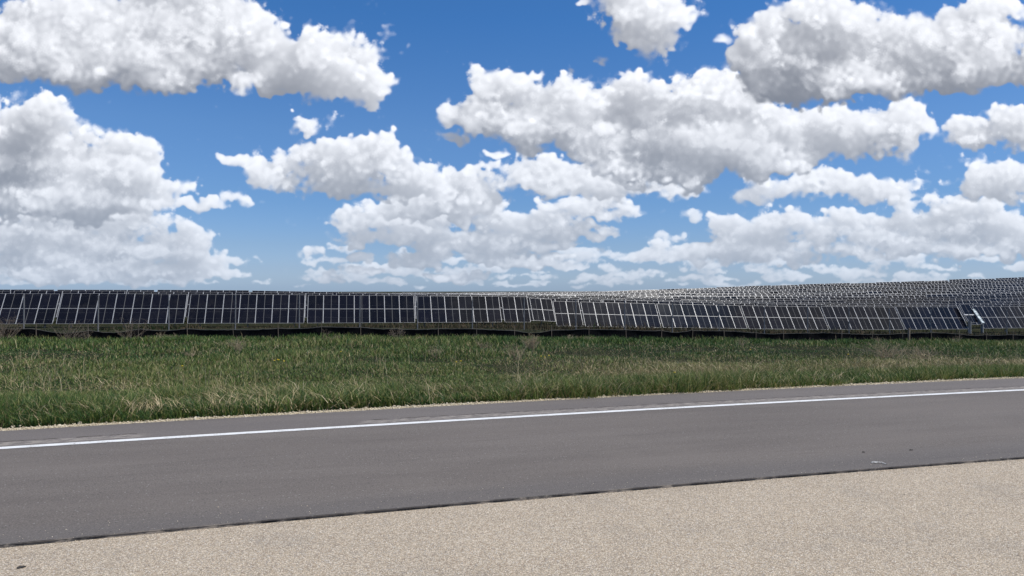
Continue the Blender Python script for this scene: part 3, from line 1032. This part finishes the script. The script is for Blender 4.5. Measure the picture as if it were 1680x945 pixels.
# ------------------------------------------------------------------ tall wire fence
wf = bpy.data.objects.new('wire_fence', None); COL.objects.link(wf)
tag(wf, 'tall thin wire fence on widely spaced posts behind the black silt fence', 'fence')
WPX = [-390, -230, -90, 39, 161, 277, 386, 491, 590, 685, 775, 860, 945, 1025, 1103, 1180, 1254, 1325, 1393, 1460, 1527, 1590, 1652, 1712, 1772, 1830]
mb = MB()
mb.box(-.042, .042, -.005, .005, -.5, 2.42); mb.box(-.006, .006, -.045, -.005, -.5, 2.42)
ME_WP = mb.mesh('post', [M_POST])
tops = []
rf = np.random.default_rng(8)
wf.location = (fx(840, 52), 52, float(ground(fx(840, 52), 52)))
for px in WPX:
    X = fx(px, 52); Z = float(ground(X, 52))
    h = 2.5 if px < 700 else 2.4
    o = link('post', ME_WP, wf, (X - wf.location.x, 0, Z - wf.location.z), (rf.normal(0, .006), rf.normal(0, .008), 0))
    tops.append((X - wf.location.x, 0, Z - wf.location.z))
mb = MB()
for hz_ in (0.35, 0.8, 1.25, 1.7, 2.35):
    pts = []
    for (a, b_) in zip(tops[:-1], tops[1:]):
        for q in (0, .25, .5, .75):
            pts.append((a[0] + (b_[0] - a[0]) * q, -.02, a[2] + (b_[2] - a[2]) * q + hz_ - 0.02 * math.sin(q * math.pi)))
    mb.tube(pts, 0.0016, 3, cap=False)
link('wire', mb.mesh('wire', [M_POST]), wf)

# ------------------------------------------------------------------ black silt fence on stakes
SPX = [-370, -255, -145, -40, 60, 145, 228, 308, 384, 457, 528, 592, 656, 719, 782, 844, 905, 966, 1027, 1085, 1135, 1188, 1239.6, 1285, 1328, 1380, 1430, 1480, 1527, 1574, 1618, 1661, 1705, 1748, 1790, 1832]
sf = bpy.data.objects.new('silt_fence', None); COL.objects.link(sf)
tag(sf, 'low sagging black silt fence stapled to short wooden stakes along the field', 'fence')
YS = 45.0
sf.location = (fx(840, YS), YS, float(ground(fx(840, YS), YS)))
V, F_, MI = [], [], []
prev = None
sx = [fx(p, YS) for p in SPX]
cols = []
for i in range(len(sx) - 1):
    m_ = 14
    sagv = rf.uniform(.0, .09) if rf.random() < .75 else rf.uniform(.10, .20)
    h0 = rf.uniform(.66, .72)
    for q in np.arange(m_) / m_:
        X = sx[i] + (sx[i + 1] - sx[i]) * q
        s_ = sagv * math.sin(q * math.pi) ** 1.3
        bell = 0.10 * math.sin(q * math.pi) + rf.normal(0, .012)
        cols.append((X, h0 - s_ + rf.normal(0, .008), bell))
for X, h, bell in cols:
    z = float(ground(X, YS))
    for q, off in ((-.25, 0), (0.15, .6), (.5, 1.0), (.85, .5), (.95, .25), (1.0, 0.1)):
        V.append((X - sf.location.x, bell * off, z - sf.location.z + (h * q if q > 0 else -.2)))
for i in range(len(cols) - 1):
    for j in range(5):
        a = i * 6 + j
        F_.append((a, a + 6, a + 7, a + 1)); MI.append(1 if j == 4 else 0)
fo = link('fabric', mesh_np('fabric', V, F_, [M_FABRIC, M_HEM], MI, smooth=True), sf)
mod = fo.modifiers.new('thickness', 'SOLIDIFY'); mod.thickness = 0.01
mb = MB(); mb.box(-.022, .022, -.02, .02, -.4, 1.06)
mb.v = [(x * (1 if z < 1 else .5), y * (1 if z < 1 else .5), z) for x, y, z in mb.v]
ME_ST = mb.mesh('stake', [M_WOOD])
for X in sx:
    link('stake', ME_ST, sf, (X - sf.location.x, -.05, float(ground(X, YS)) - sf.location.z - rf.uniform(0, .10)), (rf.normal(0, .05), rf.normal(0, .035), 0))
X = fx(1476, 45.6)
mb = MB(); mb.box(-.06, .06, -.06, .06, -.4, 1.05)
tag(link('wooden_post', mb.mesh('wooden_post', [M_WOOD]), None, (X, 44.7, float(ground(X, 44.7))), (0, .03, .3)), 'squat pale wooden post at the black silt fence', 'post')

# ================================================================== vegetation and small things
rv = np.random.default_rng(99)


def tile2(n, beta, seed):
    r = np.random.default_rng(seed)
    f = np.fft.rfft2(r.standard_normal((n, n)))
    k = np.sqrt(np.fft.fftfreq(n)[:, None] ** 2 + np.fft.rfftfreq(n)[None] ** 2); k[0, 0] = 1
    f *= k ** (-beta); f[0, 0] = 0
    o = np.fft.irfft2(f, s=(n, n))
    return o / o.std()


T2 = [tile2(256, 1.3, s) for s in range(6)]


def n2(k, X, Y, sx, sy):
    """Patchy plan noise; sx, sy are cell sizes in metres."""
    t = T2[k]
    a = np.asarray(X) / sx % 256; b_ = np.asarray(Y) / sy % 256
    i = a.astype(int); j = b_.astype(int); u = a - i; v = b_ - j
    i1, j1 = (i + 1) % 256, (j + 1) % 256; i %= 256; j %= 256
    return (t[i, j] * (1 - u) + t[i1, j] * u) * (1 - v) + (t[i, j1] * (1 - u) + t[i1, j1] * u) * v


def blades(X, Y, h, w, lean, hue, name, mat, curl=0.5, z=None, az=None):
    """Five-point grass blades as one mesh."""
    n = len(X)
    Z = ground(X, Y) if z is None else z
    a = rv.uniform(0, 2 * np.pi, n)                     # facing
    la = rv.uniform(0, 2 * np.pi, n) if az is None else az
    dx, dy = np.cos(a) * w / 2, np.sin(a) * w / 2
    lx, ly = np.cos(la) * lean * h, np.sin(la) * lean * h
    vz = np.sqrt(np.maximum(1 - lean ** 2, 0.04))
    B = np.stack([X, Y, Z - 0.01], 1)
    D = np.stack([dx, dy, np.zeros(n)], 1)
    Mi = B + np.stack([lx * .35, ly * .35, h * .58 * vz], 1)
    Tp = B + np.stack([lx * (1 + curl * .3), ly * (1 + curl * .3), h * vz * (1 - curl * .15)], 1)
    V = np.stack([B - D, B + D, Mi - D * .75, Mi + D * .75, Tp], 1).reshape(-1, 3)
    o = (np.arange(n) * 5)[:, None]
    F = np.concatenate([o + np.array([0, 1, 3]), o + np.array([0, 3, 2]), o + np.array([2, 3, 4])], 1).reshape(-1, 3)
    me = mesh_np(name, V, F, [mat])
    at = me.attributes.new('hue', 'FLOAT', 'POINT')
    at.data.foreach_set('value', np.repeat(hue, 5).astype(np.float32))
    return link(name, me)


M_GRASS, t, b = new_mat('grass_blades', rough=0.55, spec=0.25)
at = t.nodes.new('ShaderNodeAttribute'); at.attribute_name = 'hue'
hue_ = S(t, at.outputs['Fac'])
gc = ramp(t, hue_, [(0.0, (0.044, 0.096, 0.030)), (0.22, (0.094, 0.160, 0.036)), (0.42, (0.190, 0.225, 0.060)), (0.58, (0.31, 0.285, 0.110)),
                    (0.72, (0.26, 0.215, 0.105)), (0.86, (0.46, 0.365, 0.205)), (1.0, (0.66, 0.55, 0.35))])
t.links.new(gc, b.inputs['Base Color'])
tl_ = t.nodes.new('ShaderNodeBsdfTranslucent'); t.links.new(gc, tl_.inputs[0])
mx = t.nodes.new('ShaderNodeMixShader'); mx.inputs[0].default_value = 0.18
t.links.new(b.outputs[0], mx.inputs[1]); t.links.new(tl_.outputs[0], mx.inputs[2])
t.links.new(mx.outputs[0], t.nodes['Material Output'].inputs['Surface'])

M_DARKW, t, b = new_mat('dark_weeds', rough=0.9, spec=0.1)
at = t.nodes.new('ShaderNodeAttribute'); at.attribute_name = 'hue'
t.links.new(ramp(t, S(t, at.outputs['Fac']), [(0.0, (0.018, 0.032, 0.012)), (0.3, (0.030, 0.045, 0.017)), (0.5, (0.055, 0.048, 0.028)), (0.8, (0.115, 0.082, 0.050))]), b.inputs['Base Color'])

# --- green field grass: dense by the road, thinner and broader-leaved towards the silt fence
def scatter(n, y0, y1, pad=60):
    Y = 1 / rv.uniform(1 / y1, 1 / y0, n)
    px = rv.uniform(-pad, 1680 + pad, n)
    X = Y * np.tan(np.arctan((px - 840) / FPX) + YAW)
    # past the sides of the view as well, so the verge does not stop at the frame
    k = rv.random(n) < .30
    X = np.where(k, rv.uniform(-1, 1, n) * 9 + np.where(rv.random(n) < .5, fx(-pad, 1) * Y - 7, fx(1680 + pad, 1) * Y + 7), X)
    return X, Y


def band(Y, a, b_, s=1.0):
    return 1 / (1 + np.exp(-(Y - a) / s)) * 1 / (1 + np.exp((Y - b_) / s))


N1 = 600000
X, Y = scatter(N1, 10.2, 47)
edge = FAR_E(X) + 0.17 + 0.10 * n2(5, X, Y, .06, .06)
k = Y > edge; X, Y = X[k], Y[k]
clump = n2(0, X, Y, .16, .16)
patch = n2(1, X, Y, .5, .35)
lush = band(Y, 9.5, 13.2 + .04 * X, .5)
tj = 0.7 * n2(4, X, Y, .9, 5.0)
thatch = band(Y, 15.2 + .06 * X + tj, 18.6 + .08 * X + tj, .6) * np.clip(.75 + .6 * n2(5, X, Y, .8, 1.5), 0, 1.2)
far = band(Y, 27, 60, 3)
h = 0.13 + 0.10 * lush + 0.12 * far + (0.06 + .055 * lush + .045 * far) * clump + 0.03 * patch
h *= rv.uniform(.6, 1.35, len(X)); h = np.clip(h, .05, .50)
hue = 0.30 + 0.07 * patch + 0.07 * clump + 0.20 * rv.standard_normal(len(X)) - 0.12 * far - .04 * lush + .06 * band(Y, 17, 27, 2)
dryp = n2(2, X, Y, .55, .28) + 2.4 * thatch - 1.2 * lush - 0.8 * far * (1 + .5 * n2(3, X, Y, .8, .8)) - .55 - 0.012 * X
pd = np.clip(0.24 + 0.20 * dryp - .07 * clump, 0.14, 0.60)
dry = rv.random(len(X)) < pd
hue = np.where(dry, rv.uniform(.60, .93, len(X)), np.clip(hue, 0.0, .62))
lean = np.clip(rv.uniform(.1, .80, len(X)) + .15 * dry, 0, .95)
w = (0.0095 + 0.00034 * Y) * rv.uniform(.7, 1.5, len(X)) * np.where(dry, .8, 1.0) * (1 + .6 * far)
tag(blades(X, Y, h, w, lean, hue, 'grass', M_GRASS), 'green roadside grass with dry straw among it', 'grass', kind='stuff')

# --- matted straw: long dead blades lying over the green, in drifts
N2_ = 125000
X, Y = scatter(N2_, 10.3, 44)
tj = 0.7 * n2(4, X, Y, .9, 5.0)
th = band(Y, 15.2 + .06 * X + tj, 18.4 + .08 * X + tj, .7) * np.clip(.6 + .8 * n2(5, X, Y, .8, 1.5), 0, 1.3)
ed = band(Y, 9, FAR_E(X) + .8, .2)
pr_ = np.clip((1.1 * n2(0, X, Y, .28, .22) + 2.6 * th + 0.55 * ed * (n2(3, X, Y, .25, .25) > .5) - 1.05 - .008 * X) * .45, 0.0, 1)
k = (rv.random(N2_) < pr_) & (Y > FAR_E(X) + .16)
X, Y = X[k], Y[k]; n = len(X)
ang = n2(5, X, Y, .4, .4) * 2.2
tag(blades(X, Y, rv.uniform(.10, .38, n), (0.005 + .00030 * Y) * rv.uniform(.7, 1.4, n), rv.uniform(.80, .985, n), np.clip(.82 + .10 * rv.standard_normal(n), .62, 1), 'straw', M_GRASS,
           z=ground(X, Y) + rv.uniform(.04, .22, n), az=ang + rv.normal(0, .8, n)), 'pale matted straw lying across the grass', 'straw', kind='stuff')

# --- standing seed stalks
def stalk_field():
    X, Y = scatter(6500, 10.6, 40)
    c = n2(2, X, Y, .7, .4)
    k = rv.random(len(X)) < np.clip(.10 + .22 * c, .02, 1)
    X, Y = X[k], Y[k]
    extra = [(1470, 585, 70, 26, 420), (60, 610, 75, 22, 260), (100, 640, 90, 12, 150), (600, 600, 60, 20, 90), (650, 640, 50, 20, 90), (400, 575, 25, 12, 40), (880, 570, 22, 14, 60),
             (1250, 640, 30, 10, 60), (1175, 630, 26, 16, 130), (1010, 600, 60, 20, 70), (860, 640, 10, 14, 110), (330, 640, 90, 12, 120), (1640, 600, 30, 20, 40)]
    xs, ys = [X], [Y]
    for px, py, sx, sy, m in extra:
        m = int(m * .55); p = rv.normal(px, sx * .8, m); q = rv.normal(py, sy * .8, m)
        # distance at which the ground shows on that line
        Yg = np.linspace(10.9, 44, 200)
        for a, b_ in zip(p, q):
            th_ = math.tan(math.atan((a - 840) / FPX) + YAW)
            yy = HOR + FPX * (CAM_H - ground(Yg * th_, Yg)) / (Yg * (th_ * SY + CY_))
            i = int(np.argmin(np.abs(yy - b_)))
            xs.append([Yg[i] * th_ + rv.normal(0, .1)]); ys.append([Yg[i] + rv.normal(0, .2)])
    return np.concatenate(xs), np.concatenate(ys)


X, Y = stalk_field(); k = Y > FAR_E(X) + .3; X, Y = X[k], Y[k]; n = len(X)
tag(blades(X, Y, rv.uniform(.25, .80, n), (0.0036 + .00030 * Y) * rv.uniform(.7, 1.3, n), rv.uniform(.05, .75, n), rv.uniform(.70, .97, n), 'seed_stalks', M_GRASS,
           curl=.9, az=rv.normal(2.6, 1.7, n)), 'tall pale dry grass stalks standing above the green', 'dry stalks', kind='stuff')

# --- weeds and rough growth between the silt fence and the tables
n = 42000
X, Y = scatter(n, 46, 112)
c = n2(1, X, Y, 1.2, 1.2)
h = np.clip(.24 + .20 * n2(3, X, Y, .5, .9), .06, .95) * rv.uniform(.5, 1.4, n)
pt_ = n2(0, X, Y, .9, 2.0)
dry = rv.random(n) < np.clip(.40 + .45 * pt_, .02, .97)
h *= np.clip(1 + .5 * n2(2, X, Y, .7, 1.2), .25, 2)
hue = np.where(dry, rv.uniform(.45, .78, n), rv.uniform(-.2, .08, n) + .10 * n2(4, X, Y, .6, 1.0))
tag(blades(X, Y, h, rv.uniform(.035, .09, n), rv.uniform(.1, .8, n), hue, 'weeds', M_DARKW), 'rough green and brown weeds beneath and before the tables', 'weeds', kind='stuff')
# under and between the farther rows
n = 50000
Y = rv.uniform(112, 330, n); px = rv.uniform(-140, 1800, n); X = Y * np.tan(np.arctan((px - 840) / FPX) + YAW)
tag(blades(X, Y, rv.uniform(.15, .45, n), rv.uniform(.10, .22, n), rv.uniform(.1, .6, n), rv.uniform(.05, .75, n), 'hillside_weeds', M_DARKW), 'green and brown ground cover between the hillside rows', 'weeds', kind='stuff')

# --- leafy clumps in front of the silt fence
LX, LY = [], []
for i in range(330):
    yy = rv.uniform(40.5, 44.6); px = rv.uniform(-300, 1860)
    xx = fx(px, yy); m = rv.integers(40, 90); s = rv.uniform(.15, .45)
    LX.append(rv.normal(xx, s, m)); LY.append(rv.normal(yy, s * .5, m))
X = np.concatenate(LX); Y = np.minimum(np.concatenate(LY), 44.85); n = len(X)
tag(blades(X, Y, rv.uniform(.15, .46, n), rv.uniform(.025, .055, n), rv.uniform(.1, .75, n), rv.uniform(0, .3, n), 'leafy_weeds', M_GRASS), 'dark green leafy weeds hiding the foot of the silt fence', 'weeds', kind='stuff')

# ------------------------------------------------------------------ dead bushes and dry weeds, each its own thing
M_TWIG, t, b = new_mat('dead_twigs', rough=0.9, spec=0.1)
t.links.new(ramp(t, noise(t, pos(t), 3, 3, .6), [(0.35, (0.15, 0.115, 0.085)), (0.65, (0.31, 0.25, 0.19))]), b.inputs['Base Color'])
M_TWIG2, t, b = new_mat('pale_dry_stems', rough=0.9, spec=0.1)
t.links.new(ramp(t, noise(t, pos(t), 3, 3, .6), [(0.35, (0.27, 0.205, 0.13)), (0.65, (0.46, 0.37, 0.25))]), b.inputs['Base Color'])


def bush(px, Y, height, spread, stems, label, mat, lean=0.0, r0=0.011, kindn='dead_bush', cat='bush', arch=0.4, twigs=5):
    X = fx(px, Y); z = float(ground(X, Y))
    mb = MB()
    for s in range(stems):
        a = rv.uniform(0, 2 * math.pi); out = spread * math.sqrt(rv.random()) * .9
        H = height * rv.uniform(.55, 1.05) * (1 - .35 * out / spread)
        bx_, by_ = rv.normal(0, spread * .14), rv.normal(0, spread * .14)
        tip = Vector((bx_ + math.cos(a) * out + lean * H, by_ + math.sin(a) * out * .8, H))
        pts = []
        for q in (0, .3, .6, .85, 1.0):
            e = q ** (1 - arch * .5)
            pts.append(Vector((bx_ + (tip.x - bx_) * q + rv.normal(0, .02), by_ + (tip.y - by_) * q + rv.normal(0, .02), tip.z * e)))
        r = r0 * rv.uniform(.7, 1.2)
        mb.tube(pts, [r, r * .8, r * .6, r * .42, r * .3], 4)
        for k_ in range(rv.integers(max(1, twigs - 2), twigs + 2)):
            q = rv.uniform(.3, .95); i = min(3, int(q * 4)); p = pts[i].lerp(pts[i + 1], (q * 4) % 1)
            d = Vector((rv.normal(0, 1), rv.normal(0, 1), abs(rv.normal(.6, .5)))).normalized() * height * rv.uniform(.10, .28)
            mid = p + d * .5 + Vector((rv.normal(0, .02), 0, .01))
            mb.tube([p, mid, p + d], [r * .42, r * .32, r * .2], 3)
    o = link(kindn, mb.mesh(kindn, [mat]), None, (X, Y, z - .03))
    tag(o, label, cat)


bush(4, 43.6, 1.75, 1.5, 44, 'sprawling dead bush at the left edge in front of the silt fence', M_TWIG, .05, .009, twigs=6)
bush(-30, 43.9, 1.5, 1.2, 26, 'dead bush cut off by the left edge of the photo', M_TWIG, .05, .013, twigs=7)
bush(112, 43.2, 1.45, 1.3, 40, 'dead bush leaning right against the silt fence, second from the left', M_TWIG, .45, .009, twigs=5)
bush(140, 44.0, .7, .6, 16, 'small grey dead bush between the two fanned dead bushes', M_TWIG, .1, .010)
bush(212, 43.6, 1.5, 1.15, 30, 'fan-shaped dead bush right of the leaning one', M_TWIG, .0, .009, twigs=5)
bush(263, 42.5, .62, .7, 26, 'low brown dead bush in front of the silt fence left of centre', M_TWIG2, .05, .010)
bush(286, 42.6, .52, .5, 18, 'small pale brown dead bush just right of the low brown one', M_TWIG2, -.1, .010)
bush(372, 37.5, .5, .9, 24, 'flat brown dry clump behind the tall pale stems on the left', M_TWIG2, 0, .010, twigs=3)
bush(392, 33.0, .95, .6, 26, 'tall pale dry stems standing in the green left of centre', M_TWIG2, -.05, .009, 'dry_weed', 'weed')
bush(318, 31.0, .5, .6, 18, 'small pale tuft of dry stems in the left half of the grass', M_TWIG2, -.3, .009, 'dry_weed', 'weed')
bush(545, 41.5, .55, .75, 34, 'brown dead clump under the bright gap in the front row', M_TWIG2, 0, .011)
bush(530, 43.8, .75, .35, 9, 'thin dead stems standing against the silt fence left of centre', M_TWIG, .2, .010)
bush(652, 42.2, 1.2, .75, 26, 'dead bush fanning up over the silt fence left of centre', M_TWIG, .05, .011, twigs=5)
bush(668, 40.8, .5, 1.1, 34, 'pale brown mat of dead stems at the foot of the fanning bush', M_TWIG2, .2, .010)
bush(780, 44.1, .6, .35, 8, 'thin dead stems against the middle of the silt fence', M_TWIG, -.1, .009)
bush(796, 34.5, .75, .7, 20, 'grey-brown dry weed left of the round pale one near the middle', M_TWIG2, -.25, .008, 'dry_weed', 'weed')
bush(872, 34.5, .95, .68, 56, 'round pale feathery dry weed near the middle of the grass', M_TWIG2, 0, .008, 'dry_weed', 'weed', twigs=7)
bush(934, 42.0, .58, .7, 26, 'small greyish dead bush in front of the silt fence right of the middle', M_TWIG2, .25, .010)
bush(966, 42.8, .42, .6, 22, 'low brown dead clump right of the small greyish dead bush', M_TWIG2, 0, .010)
bush(712, 29.0, .8, .55, 16, 'thin dry weed standing just left of the middle', M_TWIG2, -.1, .008, 'dry_weed', 'weed')
bush(850, 26.0, .85, .8, 30, 'pale branching dry weed in front of the round feathery one', M_TWIG2, -.35, .008, 'dry_weed', 'weed')
bush(1218, 37.5, .7, .5, 18, 'pale dry weed standing right of the middle of the grass', M_TWIG2, .1, .008, 'dry_weed', 'weed')
bush(1570, 42.0, .95, .55, 10, 'dead forked stems over the silt fence at the right', M_TWIG, .35, .010)
bush(1440, 42.6, .5, .6, 18, 'small brown dead clump by the silt fence on the right', M_TWIG2, 0, .010)
bush(1455, 27.0, .95, 1.5, 70, 'wide pale clump of leaning dry grass on the right', M_TWIG2, -.35, .007, 'dry_weed', 'weed', twigs=3)
bush(1520, 23.5, .8, 1.1, 46, 'pale leaning dry grass right of the wide clump', M_TWIG2, -.45, .007, 'dry_weed', 'weed', twigs=3)
bush(860, FAR_E(fx(860, 10.6)) + .62, .40, .22, 46, 'upright straw tuft at the road edge near the middle', M_TWIG2, 0, .0045, 'straw_tuft', 'grass tuft', twigs=2)
bush(880, FAR_E(fx(880, 10.6)) + .50, .20, .35, 46, 'low brown tuft beside the upright straw tuft at the road edge', M_TWIG2, .2, .0045, 'straw_tuft', 'grass tuft', twigs=2)
bush(1180, FAR_E(fx(1180, 12)) + 1.1, .42, .42, 90, 'bushy brown dry tuft at the road edge right of the middle', M_TWIG2, 0, .006, 'straw_tuft', 'grass tuft', twigs=2)
bush(1345, FAR_E(fx(1345, 12.5)) + .8, .30, .5, 60, 'brown dry tuft at the road edge on the right', M_TWIG2, .1, .006, 'straw_tuft', 'grass tuft', twigs=2)
bush(50, FAR_E(fx(50, 10.2)) + 1.0, .26, .45, 40, 'low dry tuft by the road edge at the far left', M_TWIG2, .2, .004, 'straw_tuft', 'grass tuft', twigs=2)
bush(225, FAR_E(fx(225, 10.2)) + .7, .28, .5, 60, 'tangled brown dry tuft by the road edge on the left', M_TWIG2, .2, .005, 'straw_tuft', 'grass tuft', twigs=2)
bush(340, FAR_E(fx(340, 10.2)) + .7, .26, .4, 50, 'brown dry tuft by the road edge left of centre', M_TWIG2, -.2, .005, 'straw_tuft', 'grass tuft', twigs=2)

# ------------------------------------------------------------------ dandelions
M_YEL, t, b = new_mat('dandelion_yellow', (0.75, 0.52, 0.02), rough=0.6)
M_STEM, t, b = new_mat('flower_stem', (0.07, 0.12, 0.03), rough=0.6)
mb = MB(); mb.tube([(0, 0, 0), (.005, 0, .17)], .0025, 4, 1); mb.tube([(.005, 0, .165), (.005, 0, .175), (.005, 0, .188), (.005, 0, .192)], [.006, .024, .022, .010], 8, 0)
ME_D = mb.mesh('dandelion', [M_YEL, M_STEM])
for i, (px, Y) in enumerate([(748, 22), (756, 22.5), (888, 24), (893, 23.6), (450, 25), (455, 25.5), (459, 25.2), (466, 24), (900, 24.2), (1230, 28), (300, 24), (1106, 14.5), (560, 29), (1390, 23)]):
    X = fx(px, Y)
    o = link('dandelion', ME_D, None, (X, Y, float(ground(X, Y)) + .05), (rv.normal(0, .1), rv.normal(0, .1), rv.uniform(0, 6)))
    o.scale = (1.15,) * 3
    tag(o, 'tiny yellow dandelion flower open in the roadside grass', 'flower', 'dandelions in the grass')

# ------------------------------------------------------------------ limestone strip at the road edge
tag(link('gravel_bed', ribbon('gravel_bed', lambda x: FAR_E(x) - 0.005, lambda x: FAR_E(x) + 0.24, -0.012, M_GRAVEL)), 'narrow pale limestone verge', kind='structure')
phi = (1 + 5 ** .5) / 2
ico = np.array([(-1, phi, 0), (1, phi, 0), (-1, -phi, 0), (1, -phi, 0), (0, -1, phi), (0, 1, phi), (0, -1, -phi), (0, 1, -phi), (phi, 0, -1), (phi, 0, 1), (-phi, 0, -1), (-phi, 0, 1)]) / 1.9
icf = np.array([(0, 11, 5), (0, 5, 1), (0, 1, 7), (0, 7, 10), (0, 10, 11), (1, 5, 9), (5, 11, 4), (11, 10, 2), (10, 7, 6), (7, 1, 8), (3, 9, 4), (3, 4, 2), (3, 2, 6), (3, 6, 8), (3, 8, 9), (4, 9, 5), (2, 4, 11), (6, 2, 10), (8, 6, 7), (9, 8, 1)])
n = 14000
u_ = rv.random(n) ** 1.4
X = -14 + 50 * u_; off = np.clip(rv.normal(.12, .075, n), .002, .42); Y = FAR_E(X) + off
s = rv.lognormal(-4.75, .42, n)[:, None, None]
V = ico[None] * s * rv.uniform(.6, 1.25, (n, 1, 3)) * (1 + rv.normal(0, .13, (n, 12, 1)))
V[:, :, 2] *= .75
V += np.stack([X, Y, np.full(n, -0.006)], 1)[:, None, :]
F = (icf[None] + (np.arange(n) * 12)[:, None, None]).reshape(-1, 3)
tag(link('gravel', mesh_np('gravel', V.reshape(-1, 3), F, [M_GRAVEL])), 'loose pale limestone chips along the asphalt edge', 'gravel', kind='stuff')


# ------------------------------------------------------------------ marks and litter on the pavement
def road_xy(px, py, z=0.0):
    d = (CAM_H - z) * FPX / (py - HOR)
    r_ = (px - 840) / FPX * d
    return (r_ * CY_ + d * SY, -r_ * SY + d * CY_)


M_SPL, t, b = new_mat('white_splash', (0.62, 0.61, 0.59), rough=0.7)
t.links.new(ramp(t, noise(t, pos(t), 40, 4, 0.7), [(0.44, (0.18, 0.165, 0.15)), (0.60, (0.55, 0.54, 0.51))]), b.inputs['Base Color'])


def blot(name, pts, mat, label, cat, z=0.003, th=0.004):
    """Flat blob with thickness through picture-measured outline points."""
    P = [road_xy(*p) for p in pts]
    cx, cy = sum(p[0] for p in P) / len(P), sum(p[1] for p in P) / len(P)
    n = len(P); v = [(x - cx, y - cy, 0) for x, y in P] + [((x - cx) * .94, (y - cy) * .94, th) for x, y in P]
    f = [tuple(range(n, 2 * n))] + [(i, (i + 1) % n, n + (i + 1) % n, n + i) for i in range(n)]
    o = link(name, mesh_np(name, v, f, [mat]), None, (cx, cy, z)); tag(o, label, cat)


blot('paint_splash', [(1429, 759), (1433, 757.6), (1438, 757.6), (1440, 758.6), (1447, 758.3), (1451, 760), (1455, 762.5), (1450, 761.6), (1446, 760), (1440, 760.2), (1434, 761)][::-1],
     M_SPL, 'small white splash on the asphalt near the tan shoulder', 'stain')
M_LEAF, t, b = new_mat('dark_leaf', (0.045, 0.04, 0.035), rough=0.8)


def debris(px, py, l, w_, rz, label, name='dead_leaf', cat='leaf', z=0.0):
    x, y = road_xy(px, py, z)
    mb = MB()
    n = 9
    for i in range(n):
        q = i / (n - 1); ww = w_ * math.sin(math.pi * min(max(q, .03), .97)) ** .7
        mb.v += [((q - .5) * l, -ww / 2, .004 + .006 * q), ((q - .5) * l, ww / 2 * rv.uniform(.7, 1.1), .010 + .004 * math.sin(q * 5)), ((q - .5) * l, 0, .001)]
    for i in range(n - 1):
        a = i * 3
        for j0, j1 in ((0, 1), (1, 2), (2, 0)): mb.f.append((a + j0, a + 3 + j0, a + 3 + j1, a + j1)); mb.m.append(0)
    mb.f += [(0, 1, 2), ((n - 1) * 3 + 2, (n - 1) * 3 + 1, (n - 1) * 3)]; mb.m += [0, 0]
    o = link(name, mb.mesh(name, [M_LEAF]), None, (x, y, z), (0, 0, rz)); tag(o, label, cat)


debris(35, 932, .05, .020, .5, 'dark curled leaf on the tan shoulder at bottom left', z=-.018)
debris(1495, 739, .05, .007, .1, 'dark thin sliver lying on the asphalt above the white splash', 'twig', 'twig')
debris(1417, 742.5, .03, .006, -.1, 'short dark sliver on the asphalt left of the longer one', 'twig', 'twig')

# ------------------------------------------------------------------ loose chips on the tan shoulder and along the joint
n = 9000
Y = np.concatenate([1 / rv.uniform(1 / 5.6, 1 / 3.0, n - 3500), rv.normal(0, .05, 3500)])
px = rv.uniform(-40, 1720, n)
th_ = np.tan(np.arctan((px - 840) / FPX) + YAW)
Yj = 5.9 * np.ones(n)
X = np.where(np.arange(n) < n - 3500, Y * th_, rv.uniform(-2.6, 9.5, n))
Y = np.where(np.arange(n) < n - 3500, Y, NEAR_E(X) - .03 + np.where(np.arange(n) % 9 == 0, np.abs(Y) * 4, -np.abs(Y)))
on = Y > NEAR_E(X) + .01
s = rv.lognormal(-5.95, .35, n)[:, None, None]
V = ico[None] * s * rv.uniform(.6, 1.25, (n, 1, 3)) * (1 + rv.normal(0, .13, (n, 12, 1)))
V[:, :, 2] *= .7
V += np.stack([X, Y, np.where(on, 0.001, -0.017)], 1)[:, None, :]
F = (icf[None] + (np.arange(n) * 12)[:, None, None]).reshape(-1, 3)
M_CHIP = stone_mat('loose_chips', [(0.3, (0.30, 0.24, 0.17)), (0.5, (0.60, 0.50, 0.37)), (0.68, (0.82, 0.73, 0.58))], 55)
tag(link('loose_chips', mesh_np('loose_chips', V.reshape(-1, 3), F, [M_CHIP])), 'loose tan stone chips scattered over the near shoulder', 'gravel', kind='stuff')
